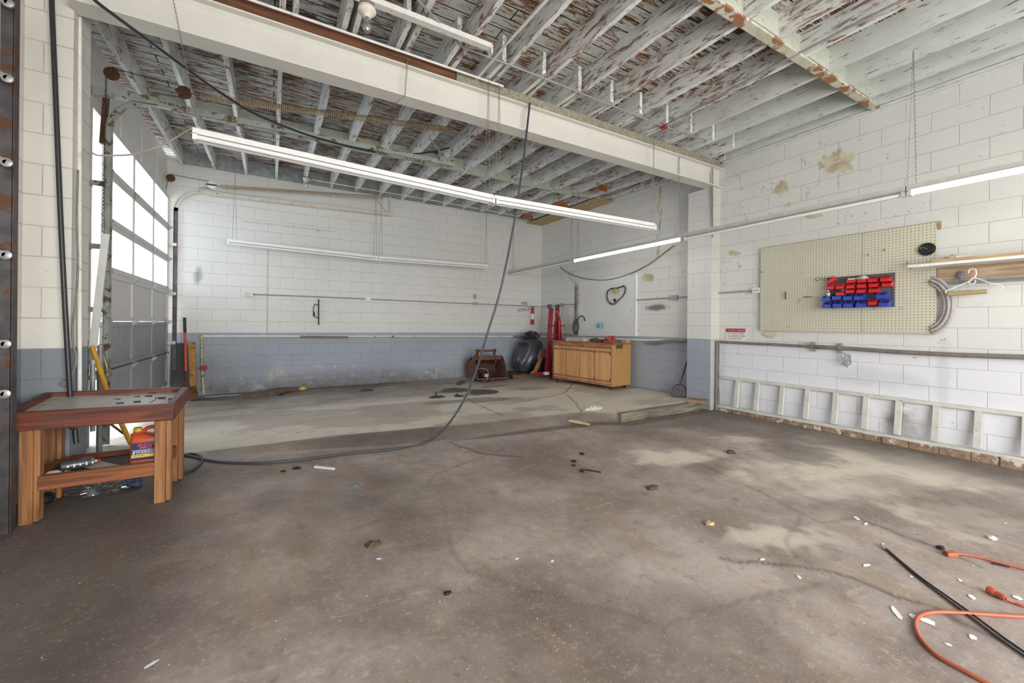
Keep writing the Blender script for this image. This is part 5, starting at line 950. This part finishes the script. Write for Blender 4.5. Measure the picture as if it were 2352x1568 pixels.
m=MB(); a=onS(122,1092,zsh+.018); m.lump(a,.04,.02,.018,3,.35,8,flat=-.02); m.build('cloth_scrap',PAPER,label='crumpled white scrap at the left of the lower shelf',cat='scrap'); m=MB(); a=onS(152,1090,zsh+.015); m.lump(a,.022,.018,.015,5,.4,8,flat=-.02); m.build('foil_scrap',CANS,label='small shiny foil scrap next to the crumpled white scrap',cat='scrap')
m=MB(); a=onS(80,1100,zsh+.015); m.lathe(a,(.3,1,0),[(.014,0),(.014,.05)],12); m.build('pipe_stub',CONDP,label='short grey pipe stub at the left end of the lower shelf',cat='pipe')
# bits on the table top
def ontop(px,py):
    z=P_FR.z-.027; p=onZ(px,py,z)
    for _ in range(4):
        z=P_FR.z-.0285+(P_BR.z-P_FR.z)*(p.y-P_FR.y)/(P_BR.y-P_FR.y)+0.0; p=onZ(px,py,z)
    return p
bits=[(260,912,.02,BLACK),(270,920,.016,BLACK),(276,929,.018,BLACK),(290,911,.014,BLACK),(315,914,.015,BLACK),(315,925,.017,BLACK),(342,912,.02,BLACK),(350,906,.022,BLACK),(372,916,.022,BLACK),(192,912,.022,MOSS),(226,910,.02,CYAN),(127,921,.02,CYAN),(127,937,.013,CYAN),(146,914,.018,LTAN),(118,911,.02,LTAN),(300,905,.014,MOSS),(392,919,.014,BLACK),(225,920,.012,LTAN)]
for k,(px,py,s_,mm) in enumerate(bits):
    c_=ontop(px,py)+Vector((0,0,.004)); m=MB(); m.bar(c_+Vector((-s_,0,.005)),c_+Vector((s_,random.uniform(-.01,.01),.006)),.009,.009); m.build('scrap_bit',mm,label='%s bit of scrap on the table tray, %s of the bits listed from its right front'%({BLACK.name:'black',CYAN.name:'blue',LTAN.name:'tan',MOSS.name:'brown'}[mm.name],ORD[k]) if 0 else None,cat='scrap'); 
    bpy.context.scene.collection.objects[-1]['label']={0:'black scrap bit left of the tray middle on the table',1:'small black scrap bit in front of its larger neighbour mid tray'}.get(k,'small %s scrap bit on the tray, %s'%({BLACK.name:'black',CYAN.name:'blue',LTAN.name:'tan',MOSS.name:'brown'}[mm.name],['','','near the front rail at mid tray','near the back rail right of middle','in the right half towards the back','in the right half towards the front','right of centre near the back rail','beside the curled wire','in front of the black cube','on the left near the back rail','by the back rail at left centre','at the far left of the tray','closest to the front rail at left','beside the leftmost blue bit','in the back left corner','by the back rail at mid tray','at the right front corner','alone in the left middle'][k]))
c_=ontop(405,901); m=MB(); m.box(c_-Vector((.02,.02,0)),c_+Vector((.02,.02,.022))); m.build('black_cube',BLACK,label='black plastic block at the right back corner of the tray',cat='block')
m=MB(); m.tube(smooth([ontop(px,py)+Vector((0,0,.004)) for px,py in ((344,925),(356,920),(358,910),(352,906))],4),.003,6); m.build('curled_wire',DARK,label='short curled wire on the right of the tray',cat='wire')
# bag and clutter under the table
c_=onF(225,1132); m=MB(); m.lump((c_.x,c_.y+.03,FL(c_.x,c_.y)+.035),.16,.09,.055,12,.5,26,4.,flat=-.034); m.build('clear_plastic_bag',PLASTIC,label='crumpled clear plastic bag on the floor under the table',cat='plastic bag')
c_=onF(300,1122); m=MB(); m.lump((c_.x,c_.y+.05,FL(c_.x,c_.y)+.03),.05,.05,.035,3,.5,10,flat=-.03); m.build('rag',plain('rag_blue',srgb(70,84,110),.8),label='small blue rag beside the clear bag under the table',cat='rag')
c_=onF(80,1165); m=MB(); m.box((c_.x-.02,c_.y,FL(c_.x,c_.y)),(c_.x+.03,c_.y+.15,FL(c_.x,c_.y)+.04)); m.build('wood_offcut',WOODY,label='wood offcut on the floor behind the left front table leg',cat='wood')
m=MB(); c_=onF(105,1155); m.lump((c_.x,c_.y,FL(c_.x,c_.y)+.03),.04,.04,.035,4,.3,10,flat=-.03); m.build('dark_bottle',BLACK,label='dark object on the floor under the left side of the table',cat='bottle')
# ------------------------------------------------------------ floor items
def flat(px4,h,name,mat,label,cat,dz=.0):
    pp=[onF(px,py)+Vector((0,0,dz)) for px,py in px4]; m=MB(); m.prism(pp,(0,0,h)); return m.build(name,mat,label=label,cat=cat)
flat([(550,912),(580,915),(688,897),(655,893)],.045,'timber_plank',DKW,'weathered plank lying on the slab near the back wall','plank')
m=MB(); m.tube([onF(640,907,.02),onF(698,888,.02)],.011,8); m.build('black_rod',DARK,label='black rod lying across the end of the plank',cat='rod')
m=MB(); c_=onF(695,896); m.lump(c_+Vector((0,0,.03)),.06,.05,.04,5,.3,10,flat=-.03); m.build('yellow_sponge',YELP,label='yellow sponge on the slab at the end of the black rod',cat='sponge')
flat([(426,918),(470,915),(492,918),(440,922)],.012,'metal_strip',DARK,'dark metal strip on the slab right of the table corner','metal strip')
m=MB(); m.tube([onF(470,912,.01),onF(560,905,.01)],.008,6); m.build('thin_rod',CONDP,label='thin grey rod on the floor at the foot of the back wall',cat='rod')
flat([(1047,883),(1056,885),(1068,877),(1058,875)],.03,'wood_offcut',DKW,'small dark wood offcut on the slab left of the hose','wood')
for k,(px,py,ra,lb) in enumerate(((1047,896,.26,'round dark steel cover plate set in the slab, left of the pair'),(1112,900,.26,'round dark steel cover plate set in the slab, right of the pair'))):
    c_=onF(px,py); m=MB(); m.lathe((c_.x,c_.y,FL(c_.x,c_.y)-.004),(0,0,1),[(ra,0),(ra*.98,.010)],26); m.build('floor_plate',plain('plate%d'%k,srgb(92,86,80),.6,.3,var=.3),label=lb,cat='floor plate',group='floor plates')
for k,(px,py) in enumerate(((1001,912),(1050,910))):
    c_=onF(px,py); o=T('floor_anchor','rusty anchor bolt %s'%('with debris ring left of the floor plates' if k==0 else 'pair standing between the two floor plates'),'bolt',c_,'anchor bolts'); m=MB(); m.cyl(c_,c_+Vector((0,0,.075 if k==0 else .05)),.014,8); m.build('bolt',DARK,o)
    m=MB(); m.lump(c_+Vector((.03,0,.0)),.13 if k==0 else .07,.10,.018,k+40,.6,10,5,flat=0); m.build('debris',MOSS,o)
m=MB(); c_=onF(843,897); m.lump(c_,.12,.09,.025,44,.5,10,4,flat=0); m.build('debris_pile',plain('debris_dark',srgb(70,68,72),.8),label='flat dark debris pile on the slab before the back wall',cat='debris')
m=MB(); c_=onF(1372,950); a_,b_=onF(1343,947),onF(1380,952); m.lump((a_+b_)/2+Vector((0,0,.03)),.15,.11,.075,17,.5,16,3,flat=-.03); m.build('crumpled_plastic',plain('white_plastic',srgb(206,206,196),.4,var=.1),label='crumpled white plastic bottle on the slab edge in mid room',cat='plastic')
flat([(1304,967),(1312,964),(1357,974),(1353,977)],.006,'wood_sliver',LTAN,'long pale wood sliver at the foot of the step','sliver')
for k,(a_,b_) in enumerate((((1308,955),(1322,962)),((1315,953),(1330,962)),((1322,952),(1330,960)))):
    m=MB(); m.tube([onF(*a_,.004),onF(*b_,.004)],.004,6); m.build('zip_tie',plain('zt%d'%k,srgb(150,146,168),.5),label='small lilac plastic strip on the step ramp, %s from the left'%ORD[k],cat='plastic strip',group='lilac plastic strips')
m=MB(); c_=onF(1413,958); m.lump(c_+Vector((0,0,.03)),.10,.08,.05,9,.5,12,3,flat=-.03); m.build('concrete_rubble',CONC,label='broken concrete lump at the left end of the curb timber',cat='rubble')
flat([(721,1074),(724,1071),(770,1076),(769,1079)],.012,'white_stick',SIGNW,'white plastic stick lying on the floor in front of the hose','stick')
# foreground cords
oc=T('extension_cord','orange extension cord looping in from the lower right corner','extension cord',onF(2105,1420))
pts=[onF(px,py,.0085) for px,py in ((2420,1425),(2352,1416),(2260,1410),(2200,1406),(2155,1405),(2120,1410),(2104,1425),(2106,1450),(2125,1480),(2160,1510),(2220,1543),(2300,1585))]
m=MB(); m.tube(smooth(pts,7),.0078,10); m.build('cord_loop',ORNG,oc)
pc=T('extension_cord','orange cord with flat three-hole socket end, upper one at the right','extension cord',onF(2180,1273)); m=MB(); m.tube(smooth([onF(px,py,.008) for px,py in ((2192,1270),(2230,1275),(2290,1290),(2352,1306),(2420,1325))],5),.0065,10); m.build('cord',ORNG,pc)
a_,b_=onF(2171,1272,.012),onF(2196,1271,.012); m=MB(); m.bar(a_,b_,.036,.024); m.build('socket_end',ORNG,pc,bevel=.006)
m=MB()
for dx,dy in ((0,.008),(0,-.008),(.012,0)): m.cyl(a_+Vector((dx-.003,dy,.0)),a_+Vector((dx-.003,dy,.0135)),.003,6)
m.build('socket_holes',BLACK,pc)
pd=T('extension_cord','orange ribbed cord connector lying at the right edge, lower one','extension cord',onF(2285,1360)); a_,b_=onF(2270,1353,.017),onF(2310,1374,.017); d=(b_-a_).normalized(); L=(b_-a_).length
m=MB(); m.lathe(a_,d,[(.016,0),(.019,.003),(.019,L*.4),(.014,L*.5),(.016,L*.6),(.013,L*.7),(.015,L*.8),(.010,L)],16); m.build('connector',ORNG,pd)
m=MB(); m.tube(smooth([b_,onF(2330,1384,.008),onF(2352,1392,.008),onF(2420,1410,.008)],5),.0065,10); m.build('cord',ORNG,pd)
bl=T('brake_line','pair of thin black rods with bent metal end lying on the floor at right','rod',onF(2030,1255)); m=MB(); m.tube(smooth([onF(px,py,.006) for px,py in ((2031,1258),(2100,1318),(2200,1395),(2300,1470),(2360,1512),(2420,1560))],5),.004,8); m.tube(smooth([onF(px,py,.006) for px,py in ((2034,1258),(2110,1322),(2210,1393),(2306,1464),(2366,1506),(2420,1545))],5),.004,8); m.build('rods',BLACK,bl)
m=MB(); m.tube(smooth([onF(2034,1260,.008),onF(2026,1255,.01),onF(2024,1250,.015),onF(2031,1248,.02)],4),.006,8); m.build('bent_end',CANS,bl)
m=MB(); m.tube([onF(2278,1293,.006),onF(2318,1301,.006)],.005,6); m.build('black_rod',BLACK,label='short black rod beside the upper orange cord',cat='rod')
m=MB(); m.tube([onF(1337,1079,.008),onF(1345,1078,.008),onF(1380,1084,.006)],.006,8); m.lump(onF(1337,1080,.015),.02,.016,.015,2,.2,8); m.build('black_pin',BLACK,label='black pin with knob lying on the floor in mid room',cat='pin')
for k,(px,py) in enumerate(((1318,1060),(1337,1043))):
    c_=onF(px,py); m=MB(); m.lathe(c_,(0,0,1),[(.022,0),(.024,.01),(.018,.014)],14); m.build('rubber_washer',BLACK,label='black rubber cap on the mid floor, %s of two'%('nearer','farther')[k],cat='cap',group='rubber caps')
for k,(px,py,s_,mm,nm,lb) in enumerate(((1679,1040,.05,MOSS,'dirt_clod','dark dirt clod on the floor before the stud frame'),(1498,1122,.05,MOSS,'leaf','dry crumpled leaf on the floor right of centre'),(1629,1204,.035,LTAN,'tan_scrap','small tan scrap of foam on the floor'),(1318,1069,.02,BLACK,'black_chip','tiny black chip beside the rubber caps'),(858,1252,.04,MOSS,'dirt_clod','crumbly grey dirt clod on the left foreground floor'),(1028,1363,.018,BLACK,'dirt_clod','small black clod in the centre foreground'),(2161,1259,.025,BLACK,'dirt_clod','small black lump near the end of the crack at right'),(682,1076,.03,BLACK,'dirt_clod','black crumb left of the white stick'),(650,1083,.02,BLACK,'dirt_clod','smaller black crumb farther left of the white stick'),(816,1117,.014,CYAN,'blue_scrap','tiny blue scrap on the left floor'),(2278,1237,.03,CHIPW,'foam_lump','rounded white lump on the floor at the right'))):
    c_=onF(px,py); m=MB(); m.lump(c_+Vector((0,0,s_*.2)),s_,s_*.7,s_*.35,k+60,.5,8,3,flat=-s_*.2); m.build(nm,mm,label=lb,cat='debris')
def chip(px,py,a,b,ang,seed,label):
    rs=random.Random(seed); c_=onF(px,py); n=rs.randint(5,8); pp=[]
    for i in range(n):
        t_=2*PI*i/n+rs.uniform(-.25,.25); k=rs.uniform(.65,1.1); x=a*k*math.cos(t_); y=b*k*math.sin(t_); pp.append(c_+Vector((x*math.cos(ang)-y*math.sin(ang),x*math.sin(ang)+y*math.cos(ang),.0015+rs.uniform(0,.0015))))
    m=MB(); m.prism(pp,(0,0,.0012)); m.build('paint_chip',CHIPW,label=label,cat='paint chip',group='paint chips on the floor')
CH=[(2058,1407,.045,.008,.6,'long pointed paint chip left of the orange cord loop'),(2098,1417,.018,.012,0,'curled paint chip touching the orange cord loop'),(2128,1427,.026,.02,.3,'broad paint chip inside the orange cord loop'),(2235,1464,.018,.009,.1,'paint chip inside the lower part of the cord loop'),(2178,1481,.009,.007,0,'small triangular paint chip just inside the cord loop'),(1990,1299,.024,.006,-.2,'oblong paint chip left of the black rods'),(1967,1190,.03,.01,.8,'paint chip pair member beyond the crack, left'),(1989,1203,.03,.007,.1,'flat paint chip beyond the crack, right'),(1835,1326,.015,.007,1.2,'small paint chip left of the main crack'),(1751,1285,.016,.005,0,'small paint chip at the start of the crack'),(2337,1373,.02,.01,0,'paint chip above the lower orange connector'),(2205,1333,.012,.005,.3,'small paint chip right of the black rods'),(2232,1372,.02,.008,.2,'curled paint chip between the black rods and connector'),(2240,1410,.014,.006,0,'paint chip lying against the upper run of the cord loop'),(2093,1325,.011,.004,.2,'small paint chip touching the left side of the black rods'),(870,1284,.012,.006,0,'paint chip on the left foreground floor'),(1187,1284,.012,.006,.3,'paint chip in the centre foreground, left of two'),(1268,1289,.01,.005,.2,'paint chip in the centre foreground, right of two'),(2310,1262-60,.015,.005,.1,'thin paint chip near the right edge, farther off'),(346,1527,.022,.005,.5,'small white strip at the bottom left of the floor')]
for k,c in enumerate(CH): chip(c[0],c[1],c[2]*1.25,c[3]*1.7,c[4],k,c[5])
m=MB(); rs=random.Random(3)
for i in range(520):
    z_=rs.random(); px=rs.uniform(0,2352) if z_<.35 else rs.gauss(2150,170) if z_<.6 else rs.gauss(1330,160) if z_<.75 else rs.uniform(1600,2352); py=rs.uniform(1080,1560) if z_<.35 else rs.uniform(1180,1560) if z_<.6 else rs.gauss(1060,50) if z_<.75 else rs.uniform(960,1300)
    if py<965: continue
    c_=onF(px,py,.001)
    if c_.x>5.75 or c_.x<-1.2 or c_.y>3.9: continue
    s_=rs.uniform(.0008,.0042)*rs.uniform(.5,1); a_=rs.uniform(0,6); m.add([c_+Vector((s_*1.5*math.cos(a_+t_)*rs.uniform(.6,1),s_*math.sin(a_+t_),rs.uniform(0,.002))) for t_ in (0,1.7,3.4,4.8)],[(0,1,2,3)])
m.build('paint_flecks',CHIPW,kind='stuff',label='tiny white paint flecks scattered over the floor',cat='paint flecks')
# ------------------------------------------------------------ light
S.world=bpy.data.worlds.new('world'); S.world.use_nodes=True; bg=S.world.node_tree.nodes['Background']; bg.inputs[0].default_value=(.92,.96,1,1); bg.inputs[1].default_value=2.6
def area(name,loc,rot,sx,sy,e,c=(1,1,1)):
    l=bpy.data.lights.new(name,'AREA'); l.shape='RECTANGLE'; l.size=sx; l.size_y=sy; l.energy=e; l.color=c; o=bpy.data.objects.new(name,l); COL.objects.link(o); o.location=loc; o.rotation_euler=rot; return o
area('added_rear_fill',(2.0,-3.15,1.6),(R(90),0,0),5.0,3.0,380,(1,.98,.95))  # area light added behind the camera, out of view, to brighten the room
area('daylight_bay_windows',(-4.5,6.6,3.0),(0,R(-82),0),4,5,400,(.90,.94,1))
vs=S.view_settings; vs.view_transform='Standard'; vs.look='None'; vs.exposure=.09; vs.gamma=1; vs.use_curve_mapping=False
